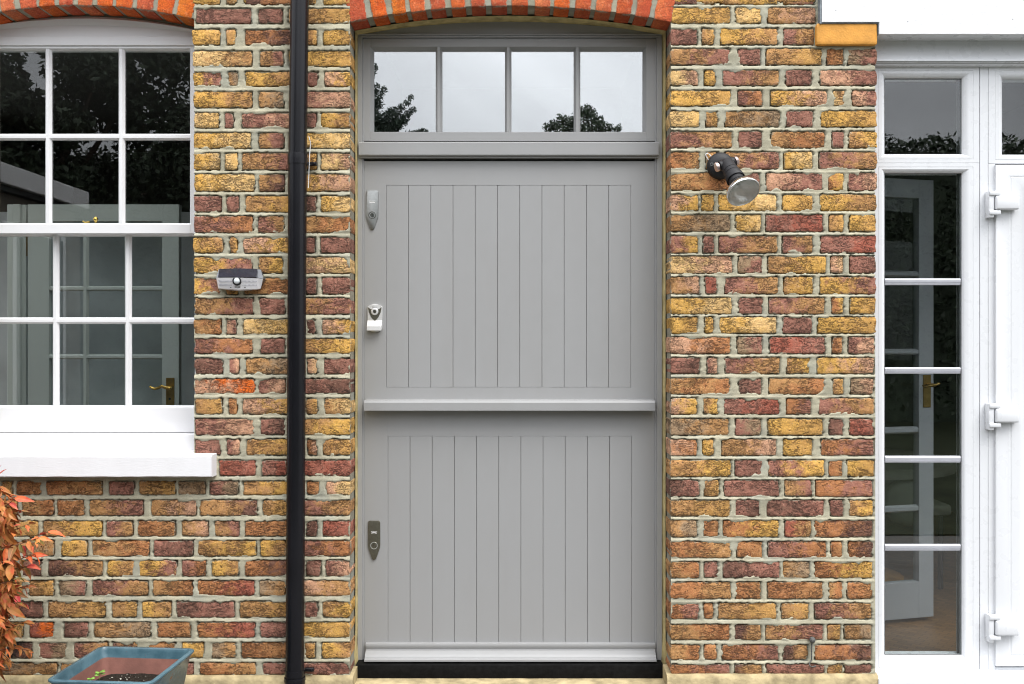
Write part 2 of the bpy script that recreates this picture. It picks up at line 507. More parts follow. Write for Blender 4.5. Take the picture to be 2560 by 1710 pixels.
class MB:
    def __init__(s):
        s.bm = bmesh.new()

    def box(s, x0, x1, y0, y1, z0, z1, bev=0.0, seg=1):
        b = s.bm
        vs_ = [b.verts.new((x, y, z)) for x in (x0, x1) for y in (y0, y1) for z in (z0, z1)]
        f = [(0, 1, 3, 2), (4, 6, 7, 5), (0, 4, 5, 1), (2, 3, 7, 6), (0, 2, 6, 4), (1, 5, 7, 3)]
        fs = [b.faces.new([vs_[i] for i in q]) for q in f]
        if bev:
            es = set(e for q in fs for e in q.edges)
            bmesh.ops.bevel(b, geom=list(es), offset=bev, segments=seg, profile=0.5, affect='EDGES', clamp_overlap=True)
        return s

    def prism(s, pts, a0, a1, axis='y', bev=0.0, seg=1):
        """polygon pts in the plane across axis, extruded a0..a1"""
        b = s.bm

        def mk(p, a):
            u, v = p
            return {'y': (u, a, v), 'x': (a, u, v), 'z': (u, v, a)}[axis]
        lo = [b.verts.new(mk(p, a0)) for p in pts]
        hi = [b.verts.new(mk(p, a1)) for p in pts]
        fs = [b.faces.new(lo), b.faces.new(hi[::-1])]
        n = len(pts)
        for i in range(n):
            fs.append(b.faces.new((lo[i], hi[i], hi[(i + 1) % n], lo[(i + 1) % n])))
        if bev:
            es = set(e for q in fs[:1] for e in q.edges)
            bmesh.ops.bevel(b, geom=list(es), offset=bev, segments=seg, profile=0.5, affect='EDGES', clamp_overlap=True)
        return s

    def ring(s, x0, x1, z0, z1, prof):
        """mitred frame: prof = [(inset, y), ...] swept round the rectangle"""
        b = s.bm
        rows = []
        for ins, y in prof:
            rows.append([b.verts.new(c) for c in ((x0 + ins, y, z0 + ins), (x1 - ins, y, z0 + ins), (x1 - ins, y, z1 - ins), (x0 + ins, y, z1 - ins))])
        for r0, r1 in zip(rows, rows[1:]):
            for i in range(4):
                j = (i + 1) % 4
                b.faces.new((r0[i], r0[j], r1[j], r1[i]))
        return s

    def lathe(s, prof, origin, axis, n=32, cap0=False, cap1=False):
        """prof = [(t along axis, radius)]"""
        b = s.bm
        ax = Vector(axis).normalized()
        q = ax.to_track_quat('Z', 'Y')
        rows = []
        for t, r in prof:
            rows.append([b.verts.new(Vector(origin) + q @ Vector((r * math.cos(2 * math.pi * i / n), r * math.sin(2 * math.pi * i / n), t))) for i in range(n)])
        for r0, r1 in zip(rows, rows[1:]):
            for i in range(n):
                j = (i + 1) % n
                b.faces.new((r0[i], r0[j], r1[j], r1[i]))
        if cap0: b.faces.new(rows[0][::-1])
        if cap1: b.faces.new(rows[-1])
        return s

    def tube(s, pts, r, n=8, r1=None):
        b = s.bm
        pts = [Vector(p) for p in pts]
        rows = []
        for i, p in enumerate(pts):
            t = (pts[min(i + 1, len(pts) - 1)] - pts[max(i - 1, 0)]).normalized()
            q = t.to_track_quat('Z', 'Y')
            rr = r if r1 is None else r + (r1 - r) * i / max(1, len(pts) - 1)
            rows.append([b.verts.new(p + q @ Vector((rr * math.cos(2 * math.pi * k / n), rr * math.sin(2 * math.pi * k / n), 0))) for k in range(n)])
        for a, c in zip(rows, rows[1:]):
            best = min(range(n), key=lambda sft: (a[0].co - c[sft].co).length)
            for k in range(n):
                b.faces.new((a[k], a[(k + 1) % n], c[(k + 1 + best) % n], c[(k + best) % n]))
        b.faces.new(rows[0][::-1]); b.faces.new(rows[-1])
        return s

    def ball(s, c, r, scale=(1, 1, 1), seg=16):
        m4 = Matrix.Translation(c) @ Matrix.Diagonal((*scale, 1))
        bmesh.ops.create_uvsphere(s.bm, u_segments=seg, v_segments=seg // 2, radius=r, matrix=m4)
        return s

    def build(s, name, mat, parent=None, smooth=None):
        me = bpy.data.meshes.new(name)
        bmesh.ops.recalc_face_normals(s.bm, faces=s.bm.faces)
        if smooth:
            for e in s.bm.edges:
                if len(e.link_faces) == 2 and e.calc_face_angle(0) > R(smooth):
                    e.smooth = False
            for f in s.bm.faces:
                f.smooth = True
        s.bm.to_mesh(me)
        s.bm.free()
        me.materials.append(M[mat] if isinstance(mat, str) else mat)
        return link(name, me, parent)


# numpy value noise
RNG = np.random.RandomState(11)
LAT = RNG.rand(256, 256)


def vnoise(x, z, scale):
    x = x * scale; z = z * scale
    xi = np.floor(x).astype(int); zi = np.floor(z).astype(int)
    fx = x - xi; fz = z - zi
    fx = fx * fx * (3 - 2 * fx); fz = fz * fz * (3 - 2 * fz)
    a = LAT[xi & 255, zi & 255]; b = LAT[(xi + 1) & 255, zi & 255]
    c = LAT[xi & 255, (zi + 1) & 255]; e = LAT[(xi + 1) & 255, (zi + 1) & 255]
    return (a * (1 - fx) + b * fx) * (1 - fz) + (c * (1 - fx) + e * fx) * fz


def fnoise(x, z, scale, o=3):
    v = 0; a = 0.5; t = 0
    for i in range(o):
        v = v + a * vnoise(x + 3.7 * i, z + 9.1 * i, scale * 2 ** i); t += a; a *= 0.5
    return v / t


def np_mesh(name, V, Fq, mat, parent=None, smooth=True, attrs=None):
    me = bpy.data.meshes.new(name)
    n = len(V); m = len(Fq)
    me.vertices.add(n); me.loops.add(4 * m); me.polygons.add(m)
    me.vertices.foreach_set('co', np.asarray(V, np.float32).ravel())
    me.loops.foreach_set('vertex_index', np.asarray(Fq, np.int32).ravel())
    me.polygons.foreach_set('loop_start', np.arange(0, 4 * m, 4, dtype=np.int32))
    me.polygons.foreach_set('loop_total', np.full(m, 4, np.int32))
    if smooth is True:
        me.polygons.foreach_set('use_smooth', np.ones(m, bool))
    elif smooth is not False:
        me.polygons.foreach_set('use_smooth', smooth)
    for k, v in (attrs or {}).items():
        at = me.attributes.new(k, 'FLOAT', 'POINT')
        at.data.foreach_set('value', np.asarray(v, np.float32))
    me.update(calc_edges=True)
    me.validate()
    me.materials.append(M[mat])
    return link(name, me, parent)


# ------------------------------------------------------------------ bricks
TONE = {
    'Y': (0.54, 0.315, 0.080), 'G': (0.60, 0.40, 0.17), 'T': (0.39, 0.212, 0.085), 'O': (0.365, 0.160, 0.065),
    'P': (0.285, 0.130, 0.094), 'R': (0.315, 0.098, 0.064), 'D': (0.155, 0.078, 0.056), 'V': (0.50, 0.285, 0.178), 'B': (0.66, 0.14, 0.02),
    'K': (0.02, 0.016, 0.014), 'A': (0.29, 0.20, 0.12),
}


def axis_cuts(L, step, e=0.004):
    n = max(1, int(round((L - 2 * e) / step)))
    return np.concatenate([[0], np.linspace(e, L - e, n + 1), [L]])


def brick_geo(bx, bz, depth, rs, jit=0.0016, rough=0.0016, round_=0.003, map2=None):
    """a rough faced block; bx,bz = (lo,hi). Returns V,F,smooth,edge,along"""
    wd, hd = bx[1] - bx[0], bz[1] - bz[0]
    cx = axis_cuts(wd, 0.013); cz = axis_cuts(hd, 0.012)
    nx, nz = len(cx), len(cz)
    X, Z = np.meshgrid(cx, cz, indexing='ij')
    edge = np.minimum(np.minimum(X, wd - X), np.minimum(Z, hd - Z))
    isb = edge < 1e-6
    sx, sz = rs.rand() * 100, rs.rand() * 100
    jx = (fnoise(X + sx, Z + sz, 80, 4) - 0.5) * 2 * jit * 3.6
    jz = (fnoise(X + sz, Z + sx + 5, 70, 2) - 0.5) * 2 * jit * 2.0
    # rounded corners
    dx = np.minimum(X, wd - X); dz = np.minimum(Z, hd - Z)
    cr = np.exp(-(dx + dz) / 0.004)
    Xr = X + jx + np.sign(wd / 2 - X) * cr * round_
    Zr = Z + jz + np.sign(hd / 2 - Z) * cr * round_
    tilt = (rs.rand() - .5) * 0.012, (rs.rand() - .5) * 0.02
    Y = (fnoise(X + sx, Z + sz, 40, 3) - 0.5) * 2 * rough * 1.6 + (rs.rand() - .5) * 0.0012 + tilt[0] * (X - wd / 2) + tilt[1] * (Z - hd / 2)
    Y = Y + np.where(isb, 0.0020, 0.0)
    V = np.stack([Xr + bx[0], Y, Zr + bz[0]], -1).reshape(-1, 3)
    idx = np.arange(nx * nz).reshape(nx, nz)
    Fq = np.stack([idx[:-1, :-1], idx[1:, :-1], idx[1:, 1:], idx[:-1, 1:]], -1).reshape(-1, 4)
    nf = len(Fq)
    # sides
    loop = list(idx[:, 0]) + list(idx[-1, 1:]) + list(idx[-2::-1, -1]) + list(idx[0, -2:0:-1])
    nb = len(loop)
    B = V[loop].copy()
    B[:, 1] = depth
    base = len(V)
    V = np.concatenate([V, B])
    S = [(loop[(i + 1) % nb], loop[i], base + i, base + (i + 1) % nb) for i in range(nb)]
    # back closed with a fan strip of quads is not needed: it sits in the wall
    Fq = np.concatenate([Fq, np.array(S)])
    sm = np.concatenate([np.ones(nf, bool), np.zeros(nb, bool)])
    ed = np.concatenate([edge.ravel(), np.full(nb, 0.02)])
    al = np.concatenate([(X / wd).ravel(), (X / wd).ravel()[loop]])
    return V, Fq, sm, ed, al


BRS = np.random.RandomState(5)


def put_brick(parent, bx, bz, tones, depth=0.1, mat='brick', **kw):
    V, Fq, sm, ed, al = brick_geo(bx, bz, depth, BRS, **kw)
    o = np_mesh('brick', V, Fq, mat, parent, sm, {'edge': ed, 'along': al})
    a = tones[0]; b = tones[-1] if len(tones) > 1 else None
    ca = np.array(TONE[a])
    if b is None:
        near = {'Y': 'T', 'G': 'Y', 'T': 'Y', 'O': 'T', 'P': 'D', 'R': 'P', 'D': 'P', 'V': 'G', 'B': 'O', 'K': 'D', 'A': 'T'}[a]
        cb = ca * 0.55 + np.array(TONE[near]) * 0.45
    else:
        cb = np.array(TONE[b])
    g = 1.0 + 0.2 * BRS.rand()
    o['tone_a'] = [float(x) for x in ca * g]
    o['tone_b'] = [float(x) for x in cb * g * (0.94 + 0.12 * BRS.rand())]
    return o


# rows: (top, bottom, [(x0, x1, tones)...]) in crop units of three 900-px-wide crops (2.609 units per photo pixel)
RW = [  # right of the door: crop x origin 1660; y origins 0 / 550 / 1110
    (0, -78, 12, '50-425 Y,480-630 Y,680-985 T'),
    (0, 50, 150, '50-428 Y,470-635 G,678-990 TV'),
    (0, 188, 288, '45-215 P,250-325 T,372-740 YT,782-978 PT'),
    (0, 320, 420, '42-430 TP,482-628 P,670-1028 T,1065-1168 O,1200-1388 AP'),
    (0, 460, 555, '45-220 GV,265-335 Y,388-745 PT,798-962 P,1020-1388 VP'),
    (0, 592, 688, '45-432 Y,482-638 PO,698-1060 YV,1105-1180 GT,1230-1388 VP'),
    (0, 725, 825, '45-228 G,275-347 T,400-752 TA,800-970 P,1028-1388 Y'),
    (0, 860, 962, '45-440 PT,490-638 P,700-1048 TO,1100-1170 P,1210-1388 TY'),
    (0, 993, 1100, '45-230 OT,275-350 T,400-750 TP,785-968 YG,1015-1388 PT'),
    (0, 1130, 1240, '48-430 TO,470-622 P,670-1035 VP,1075-1170 OY,1205-1388 PV'),
    (0, 1270, 1372, '45-222 VY,248-325 Y,358-732 YG,775-970 Y,1020-1385 YT'),
    (0, 1402, 1508, '48-430 TA,470-628 YG,665-1035 PR,1080-1168 T,1212-1380 Y'),
    (550, 105, 212, '48-220 PY,258-325 P,362-735 PT,775-970 PT,1025-1382 PR'),
    (550, 238, 345, '45-442 GV,487-640 AP,680-1052 TY,1092-1168 V,1215-1382 P'),
    (550, 372, 480, '45-230 TV,270-342 R,398-742 PT,785-970 TY,1020-1380 YP'),
    (550, 508, 610, '45-440 YG,490-638 P,685-1045 PT,1095-1170 OY,1215-1380 Y'),
    (550, 635, 738, '45-218 Y,268-320 Y,366-730 YG,778-960 P,1005-1380 Y'),
    (550, 765, 870, '45-432 VO,480-638 AP,690-1048 RP,1100-1162 O,1205-1372 PV'),
    (550, 900, 1000, '45-232 PD,283-347 PV,400-755 PT,803-952 TY,1000-1367 YV'),
    (550, 1035, 1135, '45-430 TO,490-634 D,685-1045 TO,1103-1168 T,1220-1367 AV'),
    (550, 1165, 1265, '48-213 VY,258-350 TY,393-750 PR,803-955 OP,1012-1367 PT'),
    (550, 1298, 1402, '45-420 AT,470-630 PA,680-1035 Y,1080-1165 D,1212-1367 R'),
    (550, 1432, 1535, '45-212 VO,255-323 Y,378-730 TV,780-965 Y,1028-1367 OP'),
    (1110, 108, 210, '48-435 TY,465-638 P,682-1043 PY,1080-1163 O,1195-1367 Y'),
    (1110, 238, 340, '48-228 DP,265-357 T,395-750 P,790-960 TP,990-1360 OP'),
    (1110, 368, 470, '48-430 T,465-625 PD,670-1043 DP,1085-1168 P,1210-1362 TY'),
    (1110, 500, 605, '48-213 TA,258-350 O,390-745 OY,790-955 RT,985-1360 OD'),
    (1110, 638, 740, '48-437 OT,478-638 O,680-1055 PO,1090-1160 O,1203-1360 OD'),
    (1110, 770, 872, '48-228 TO,265-347 P,385-753 DP,778-945 TA,985-1360 OY'),
    (1110, 903, 1008, '48-435 OT,470-628 O,678-1035 O,1078-1162 TO,1198-1357 O'),
    (1110, 1040, 1140, '48-225 OP,262-320 O,357-730 T,767-940 T,985-1352 PT'),
    (1110, 1180, 1275, '50-428 TO,465-630 DT,665-1035 TP,1070-1148 T,1178-1352 TA'),
    (1110, 1312, 1408, '50-232 TO,265-340 O,382-745 OP,778-935 DT,985-1350 OD'),
    (1110, 1440, 1498, '50-430 OP,465-640 DT,672-1045 P,1068-1160 T,1180-1352 D'),
]
LW = [  # left of the door: crop x origin 0
    (0, -75, 15, '1290-1430 Y,1490-1545 T,1590-1962 Y,2005-2060 T,2105-2265 V'),
    (0, 58, 150, '1280-1635 P,1685-1840 DP,1885-2265 T'),
    (0, 195, 290, '1255-1430 Y,1478-1535 T,1600-1965 OD,2005-2065 T,2110-2275 Y'),
    (0, 335, 430, '1260-1640 GT,1700-1845 TP,1885-2275 Y'),
    (0, 470, 560, '1262-1440 YP,1490-1548 TA,1600-1965 YT,2010-2068 P,2118-2275 VY'),
    (0, 600, 700, '1265-1640 YT,1690-1852 TA,1890-2280 PV'),
    (0, 738, 832, '1265-1425 G,1468-1520 P,1578-1960 PV,2000-2058 D,2098-2275 YT'),
    (0, 868, 965, '1265-1635 YG,1688-1850 TP,1890-2275 YG'),
    (0, 1000, 1105, '1265-1430 YG,1470-1548 G,1580-1960 TP,2000-2062 T,2095-2275 GV'),
    (0, 1138, 1245, '1270-1655 YG,1690-1855 TD,1890-2275 YV'),
    (0, 1280, 1380, '1265-1440 P,1480-1553 P,1605-1965 TY,2000-2058 D,2095-2280 YG'),
    (0, 1412, 1515, '1268-1645 PO,1685-1850 PT,1890-2285 TO'),
    (550, 115, 212, '1262-1452 YT,1500-1548 T,1590-1960 VY,2000-2053 P,2092-2278 P'),
    (550, 245, 345, '1265-1640 YP,1690-1840 TY,1885-2275 VG'),
    (550, 378, 482, '1265-1440 YP,1480-1550 T,1590-1960 TO,2000-2062 P,2105-2275 P'),
    (550, 510, 612, '1270-1650 TP,1692-1858 P,1890-2278 TP'),
    (550, 650, 742, '1268-1440 TO,1480-1540 VP,1588-1960 GY,2000-2055 D,2105-2275 VY'),
    (550, 775, 868, '1268-1645 PO,1700-1855 P,1890-2280 TY'),
    (550, 905, 1002, '1270-1448 D,1492-1556 PV,1605-1965 TA,2005-2065 V,2115-2290 P'),
    (550, 1038, 1130, '1270-1660 VB,1688-1860 PV,1890-2290 PD'),
    (550, 1165, 1265, '1275-1448 T,1492-1543 O,1585-1960 VY,2000-2068 T,2120-2282 TG'),
    (550, 1298, 1400, '1275-1658 PV,1702-1855 PD,1890-2285 TY'),
    (550, 1432, 1532, '1275-1435 PD,1483-1560 PV,1610-1960 TY,2005-2065 OV,2110-2285 T'),
    (1110, 108, 205, '1430-1665 R,1708-1865 PR,1890-2280 R'),
    (1110, 245, 330, '-250--20 T,10-75 T,110-270 O,305-665 OT,712-870 P,910-1140 T,1165-1338 A,1368-1552 PA,1588-1960 TY,2005-2085 O,2130-2280 VG'),
    (1110, 368, 465, '-280--60 O,-30-110 T,145-345 TO,375-545 O,585-932 TP,988-1278 TV,1308-1675 TD,1715-1870 T,1900-2290 PT'),
    (1110, 505, 600, '-250--80 T,-40-245 T,282-660 TY,695-862 PT,900-1142 O,1188-1355 TV,1402-1557 TP,1600-1960 O,2000-2065 D,2108-2288 R'),
    (1110, 632, 730, '-280-100 O,150-348 AT,402-565 Y,605-970 TO,1005-1258 PD,1295-1668 TY,1700-1865 YT,1900-2282 PO'),
    (1110, 762, 860, '-240-110 O,150-268 PD,315-665 DT,700-872 YT,908-1152 YP,1190-1340 PO,1385-1553 YT,1600-1955 OD,1998-2090 D,2125-2282 PV'),
    (1110, 893, 988, '-280--30 P,5-145 T,190-348 T,387-555 AP,605-962 PT,1000-1252 TO,1293-1655 OR,1697-1860 AT,1900-2282 VT'),
    (1110, 1030, 1130, '-250-60 O,105-275 PD,315-685 T,732-890 T,930-1115 YT,1155-1525 DP,1565-1960 T,1990-2068 P,2108-2282 TY'),
    (1110, 1165, 1260, '-280-20 T,60-145 T,195-348 RB,418-570 DP,615-978 TA,1028-1240 O,1290-1658 OR,1700-1865 P,1900-2280 Y'),
    (1110, 1297, 1395, '-250-10 D,50-210 KD,250-430 PA,485-700 PT,735-900 DT,960-1140 O,1190-1325 Y,1380-1533 AT,1575-1950 O,1990-2055 T,2100-2275 YT'),
    (1110, 1430, 1503, '-280--20 A,0-370 AT,400-600 T,640-1000 T,1040-1180 P,1215-1258 P,1302-1665 OT,1715-1862 P,1900-2275 P'),
]


def parse(rows, ox):
    res = []
    for oy, t, b, s in rows:
        for item in s.split(','):
            rng_, tn = item.strip().split(' ')
            neg = rng_.startswith('-')
            body = rng_[1:] if neg else rng_
            a, c = body.split('-', 1)
            a = -float(a) if neg else float(a)
            c = float(c) if not c.startswith('-') else -float(c[1:])
            x0, x1 = ox + a / 2.609 - 0.9, ox + c / 2.609 + 0.9
            z1, z0 = oy + t / 2.609 - 0.9, oy + b / 2.609 + 0.9
            res.append((PX(x0), PX(x1), PZ(z0), PZ(z1), tn))
    return res


def extend_up(res, rows_src, dz):
    """two more courses above the top of the picture, copied two courses up"""
    tops = sorted({round(r[3], 4) for r in res}, reverse=True)
    add = []
    for k, src in enumerate(tops[1:3]):
        for r in res:
            if abs(r[3] - src) < 1e-3:
                lift = dz * 2
                add.append((r[0], r[1], r[2] + lift, r[3] + lift, r[4][::-1]))
    return res + add


def mortar_sheet(parent, rects, bricks, name='mortar', cx=0.0055, cz=0.0042):
    Vs, Fs, Gs, base = [], [], [], 0
    for (x0, x1, z0, z1) in rects:
        nx = int((x1 - x0) / cx) + 1; nz_ = int((z1 - z0) / cz) + 1
        gx = np.linspace(x0, x1, nx); gz = np.linspace(z0, z1, nz_)
        X, Z = np.meshgrid(gx, gz, indexing='ij')
        sd = np.full(X.shape, 0.03)
        zc = np.full(X.shape, 0.0)
        for (a, b, c, e, _t) in bricks:
            i0, i1 = np.searchsorted(gx, [a - 0.03, b + 0.03]); j0, j1 = np.searchsorted(gz, [c - 0.03, e + 0.03])
            if i1 <= i0 or j1 <= j0: continue
            xs = X[i0:i1, j0:j1]; zs = Z[i0:i1, j0:j1]
            dd = np.maximum(np.maximum(a - xs, xs - b), np.maximum(c - zs, zs - e))
            below = (zs < c)
            v = sd[i0:i1, j0:j1]
            m_ = dd < v
            v[m_] = dd[m_]
            zz = zc[i0:i1, j0:j1]
            zz[m_] = np.where(below, 1.0, np.where(zs > e, -1.0, 0.0))[m_]
        s = sd + (fnoise(X + 11, Z + 4, 110, 4) - 0.5) * 0.0088 - 0.0018
        s = s + np.clip(fnoise(X + 31, Z + 14, 18, 3) - 0.55, 0, 1) * 0.045
        yj = -0.0004 + (fnoise(X, Z + 50, 60, 3) - 0.5) * 0.0022 + (fnoise(X * 0.4, Z + 50, 12, 2) - 0.5) * 0.0024
        # struck joint: set back under the brick above, proud over the brick below
        yj = yj + zc * np.exp(-np.clip(sd, 0, 1) / 0.0045) * 0.0036
        t = np.clip((s + 0.0030) / 0.0036, 0, 1); t = t * t * (3 - 2 * t)
        Y = 0.016 * (1 - t) + yj * t
        V = np.stack([X, Y, Z], -1).reshape(-1, 3)
        idx = np.arange(nx * nz_).reshape(nx, nz_) + base
        Fs.append(np.stack([idx[:-1, :-1], idx[1:, :-1], idx[1:, 1:], idx[:-1, 1:]], -1).reshape(-1, 4))
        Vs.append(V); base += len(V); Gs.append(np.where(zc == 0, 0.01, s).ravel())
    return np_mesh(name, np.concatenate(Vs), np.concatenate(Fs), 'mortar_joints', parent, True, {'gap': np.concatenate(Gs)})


TOP = 2.78        # top of the built courses
XL0 = PX(-110)    # left end of the wall
WIN_R = PX(485); DOOR_L = PX(875.5); DOOR_R = PX(1676.5); PIER_R = PX(2190)
WIN_L = PX(-85)
PL = PZ(1686)

left = extend_up(parse(LW, 0), LW, 0.0757)
right = extend_up(parse(RW, 1660), RW, 0.0757)
wl = empty('brick_wall', (-1.3, 0.1, 0.0), 'yellow and purple stock brick wall behind the black downpipe and under the white window', 'brick wall')
wr = empty('brick_wall', (0.98, 0.1, 0.0), 'yellow and purple stock brick pier between grey door and white glazed door', 'brick wall')
left = [(a, DOOR_L + 0.0015 * random.random() if b > PX(862) else b, c, e, tn) for (a, b, c, e, tn) in left]
right = [(DOOR_R - 0.0015 * random.random() if a < PX(1685) else a, b, c, e, tn) for (a, b, c, e, tn) in right]
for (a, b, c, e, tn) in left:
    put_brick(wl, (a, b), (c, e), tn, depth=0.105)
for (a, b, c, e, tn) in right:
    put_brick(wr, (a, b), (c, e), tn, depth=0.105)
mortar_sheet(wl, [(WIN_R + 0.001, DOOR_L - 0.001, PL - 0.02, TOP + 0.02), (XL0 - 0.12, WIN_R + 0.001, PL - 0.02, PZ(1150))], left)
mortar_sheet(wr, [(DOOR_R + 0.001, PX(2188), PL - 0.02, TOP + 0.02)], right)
BY0, BY1 = 0.017, 0.30
b = MB()
b.box(WIN_R + 0.004, DOOR_L - 0.0015, BY0, BY1, 0, 3.3)
b.box(WIN_L - 0.6, WIN_R + 0.002, BY0 + 0.001, BY1 - 0.001, 0, PZ(1170))
b.box(WIN_L - 0.6, WIN_L, BY0, 0.19, PZ(1170) + 0.001, 3.299)
b.box(WIN_L + 0.002, WIN_R + 0.002, 0.115, BY1 - 0.002, PZ(60), 3.298)
b.box(WIN_L + 0.002, WIN_R + 0.002, BY0, 0.114, PZ(-135), 3.297)
b.build('wall_core', 'core', wl)
b = MB()
b.box(DOOR_R + 0.0015, PX(2182), BY0, BY1, 0, 3.3)
b.box(DOOR_L - 0.002, DOOR_R + 0.002, 0.262, BY1 - 0.002, PZ(60), 3.298)
b.box(DOOR_L - 0.001, DOOR_R + 0.001, 0.12, 0.261, PZ(14), 3.297)
b.box(DOOR_L - 0.002, DOOR_R + 0.002, BY0, 0.119, PZ(-135), 3.296)
b.build('wall_core', 'core', wr)


# ------------------------------------------------------------------ brick arches
def arch(name, label, cx, apex, hx, sag, bricks_px, tones, ext=0.225, depth=0.1):
    root = empty(name, (PX(cx), 0.05, PZ(apex)), label, 'brick arch')
    cxm = PX(cx); hm = hx * K(); sm_ = sag * K()
    Rr = (hm * hm + sm_ * sm_) / (2 * sm_)
    zc = PZ(apex) - Rr

    def ang(px_):
        return math.asin(max(-0.999, min(0.999, (PX(px_) - cxm) / Rr)))
    for i, (a, c) in enumerate(bricks_px):
        t0, t1 = ang(a), ang(c)
        wd = (t1 - t0) * Rr
        V, Fq, sm2, ed, al = brick_geo((0, wd), (0, ext), depth, BRS, jit=0.0009, rough=0.0006, round_=0.0012)
        u = V[:, 0] / wd; r = Rr + V[:, 2] + (BRS.rand() - 0.5) * 0.002
        th = t0 + (t1 - t0) * u
        V2 = np.stack([cxm + np.sin(th) * r, V[:, 1] - 0.001, zc + np.cos(th) * r], -1)
        o = np_mesh('brick', V2, Fq, 'arch', root, sm2, {'edge': ed, 'along': al})
        ca = np.array(tones[i % len(tones)]) * (0.94 + 0.12 * BRS.rand())
        o['tone_a'] = [float(x) for x in ca]; o['tone_b'] = [float(x) for x in ca * np.array([0.86, 0.72, 0.8])]
    # mortar body: curved slab a little inside the bricks
    b_ = MB()
    tA, tB = ang(bricks_px[0][0]) - 0.004, ang(bricks_px[-1][1]) + 0.004
    n = 48
    rows = []
    for k in range(n + 1):
        th = tA + (tB - tA) * k / n
        rows.append([b_.bm.verts.new((cxm + math.sin(th) * r_, y_, zc + math.cos(th) * r_)) for (r_, y_) in ((Rr + 0.0050, 0.0022), (Rr + ext, 0.0022), (Rr + ext, depth), (Rr + 0.0050, depth))])
    for r0, r1 in zip(rows, rows[1:]):
        for i in range(4):
            j = (i + 1) % 4
            b_.bm.faces.new((r0[i], r0[j], r1[j], r1[i]))
    b_.bm.faces.new(rows[0]); b_.bm.faces.new(rows[-1][::-1])
    b_.build('mortar', 'arch_mortar', root)
    return cxm, zc, Rr


ORG = [(0.50, 0.105, 0.045), (0.60, 0.120, 0.020), (0.62, 0.165, 0.022), (0.58, 0.135, 0.040), (0.50, 0.110, 0.045), (0.56, 0.125, 0.032), (0.46, 0.100, 0.040),
       (0.46, 0.105, 0.045), (0.50, 0.120, 0.040), (0.56, 0.165, 0.065), (0.60, 0.130, 0.025), (0.54, 0.120, 0.038), (0.56, 0.150, 0.055), (0.45, 0.095, 0.030), (0.50, 0.105, 0.040), (0.56, 0.140, 0.050)]
dz_ = [(66, 187), (225, 325), (362, 455), (487, 590), (625, 725), (765, 862), (900, 1000), (1040, 1148), (1180, 1292), (1338, 1445), (1470, 1580), (1617, 1725), (1755, 1865), (1897, 2000), (2030, 2125), (2158, 2275)]
ACX, AZC, AR = arch('brick_arch', 'orange rubbed brick arch over the grey stable door', 1276, 16, 400, 39, [(850 + a / 2.75, 850 + c / 2.75) for a, c in dz_], ORG)
wz = [(10, 100), (133, 240), (258, 356), (383, 478), (508, 602), (632, 732), (755, 862), (888, 994), (1018, 1124), (1146, 1250)]
wpx = [(a / 2.609, c / 2.609) for a, c in wz]
wpx = [(-88, -50), (-42, -4)] + wpx
WCX, WZC, WR = arch('brick_arch', 'orange rubbed brick arch over the white sash window, at the top left', 200, 14, 288, 36, wpx,
                    [ORG[4], ORG[1], ORG[9], ORG[4], ORG[10], ORG[0], ORG[12], ORG[1], ORG[10], ORG[4], ORG[1], ORG[2]], depth=0.11)

# courses above the arches stay out of the picture: one plain band of masonry

# ------------------------------------------------------------------ plinth, door step, mastic
b = MB()


def rough_slab(mb, x0, x1, yf, yb, z0, z1, n, amp, seed, slope=0.004):
    rs = random.Random(seed)
    rows = []
    ph = rs.random() * 50
    for i in range(n + 1):
        x = x0 + (x1 - x0) * i / n
        j = lambda s: (float(fnoise(np.array([x * 1.0 + s]), np.array([ph]), 30, 3)[0]) - 0.5) * 2 * amp
        rows.append([mb.bm.verts.new(c) for c in (
            (x, yb, z0), (x, yf + j(1), z0), (x, yf + j(2), z1 - 0.016 + j(3)), (x, yf + 0.007 + j(4) * 0.6, z1 - 0.005 + j(5) * 0.5), (x, yf + 0.018, z1 - slope * 0.2 + j(7) * 0.5), (x, yb, z1 + slope + j(6) * 0.5))])
    for r0, r1 in zip(rows, rows[1:]):
        for i in range(6):
            k_ = (i + 1) % 6
            mb.bm.faces.new((r0[i], r0[k_], r1[k_], r1[i]))
    mb.bm.faces.new(rows[0]); mb.bm.faces.new(rows[-1][::-1])


rough_slab(b, WIN_L - 0.6, PX(884), -0.022, 0.09, 0.0, PZ(1690, -0.01), 160, 0.003, 1)
p = b.build('plinth', 'stone', None, 50)
tag(p, 'weathered buff rendered plinth under the left brick wall, behind the blue pot', 'plinth')
b = MB()
rough_slab(b, PX(1666), PX(2192), -0.022, 0.09, 0.0, PZ(1686, -0.01), 90, 0.003, 2)
p = b.build('plinth', 'stone', None, 50)
tag(p, 'weathered buff rendered plinth under the brick pier right of the grey door', 'plinth')
b = MB()
rough_slab(b, PX(882), PX(1669), -0.006, 0.20, 0.0, PZ(1696, 0.09), 120, 0.0025, 3, 0.0)
p = b.build('door_step', 'stone', None, 50)
tag(p, 'buff stone step under the black threshold of the grey door', 'door step')

# mastic bead round the door frame
FY = 0.150
FL, FR_ = PX(893.5, FY), PX(1655.5, FY)
b = MB()
n = 60
HAPEX, HEND = 53, 84          # top of the grey frame head
hcx = PX(1274, FY); hh = (FR_ - FL) / 2
sagh = (HEND - HAPEX) * K(FY)
HR = (hh * hh + sagh * sagh) / (2 * sagh)


def head_z(x):
    t = (x - hcx)
    return PZ(HAPEX, FY) - HR + math.sqrt(max(0, HR * HR - t * t))


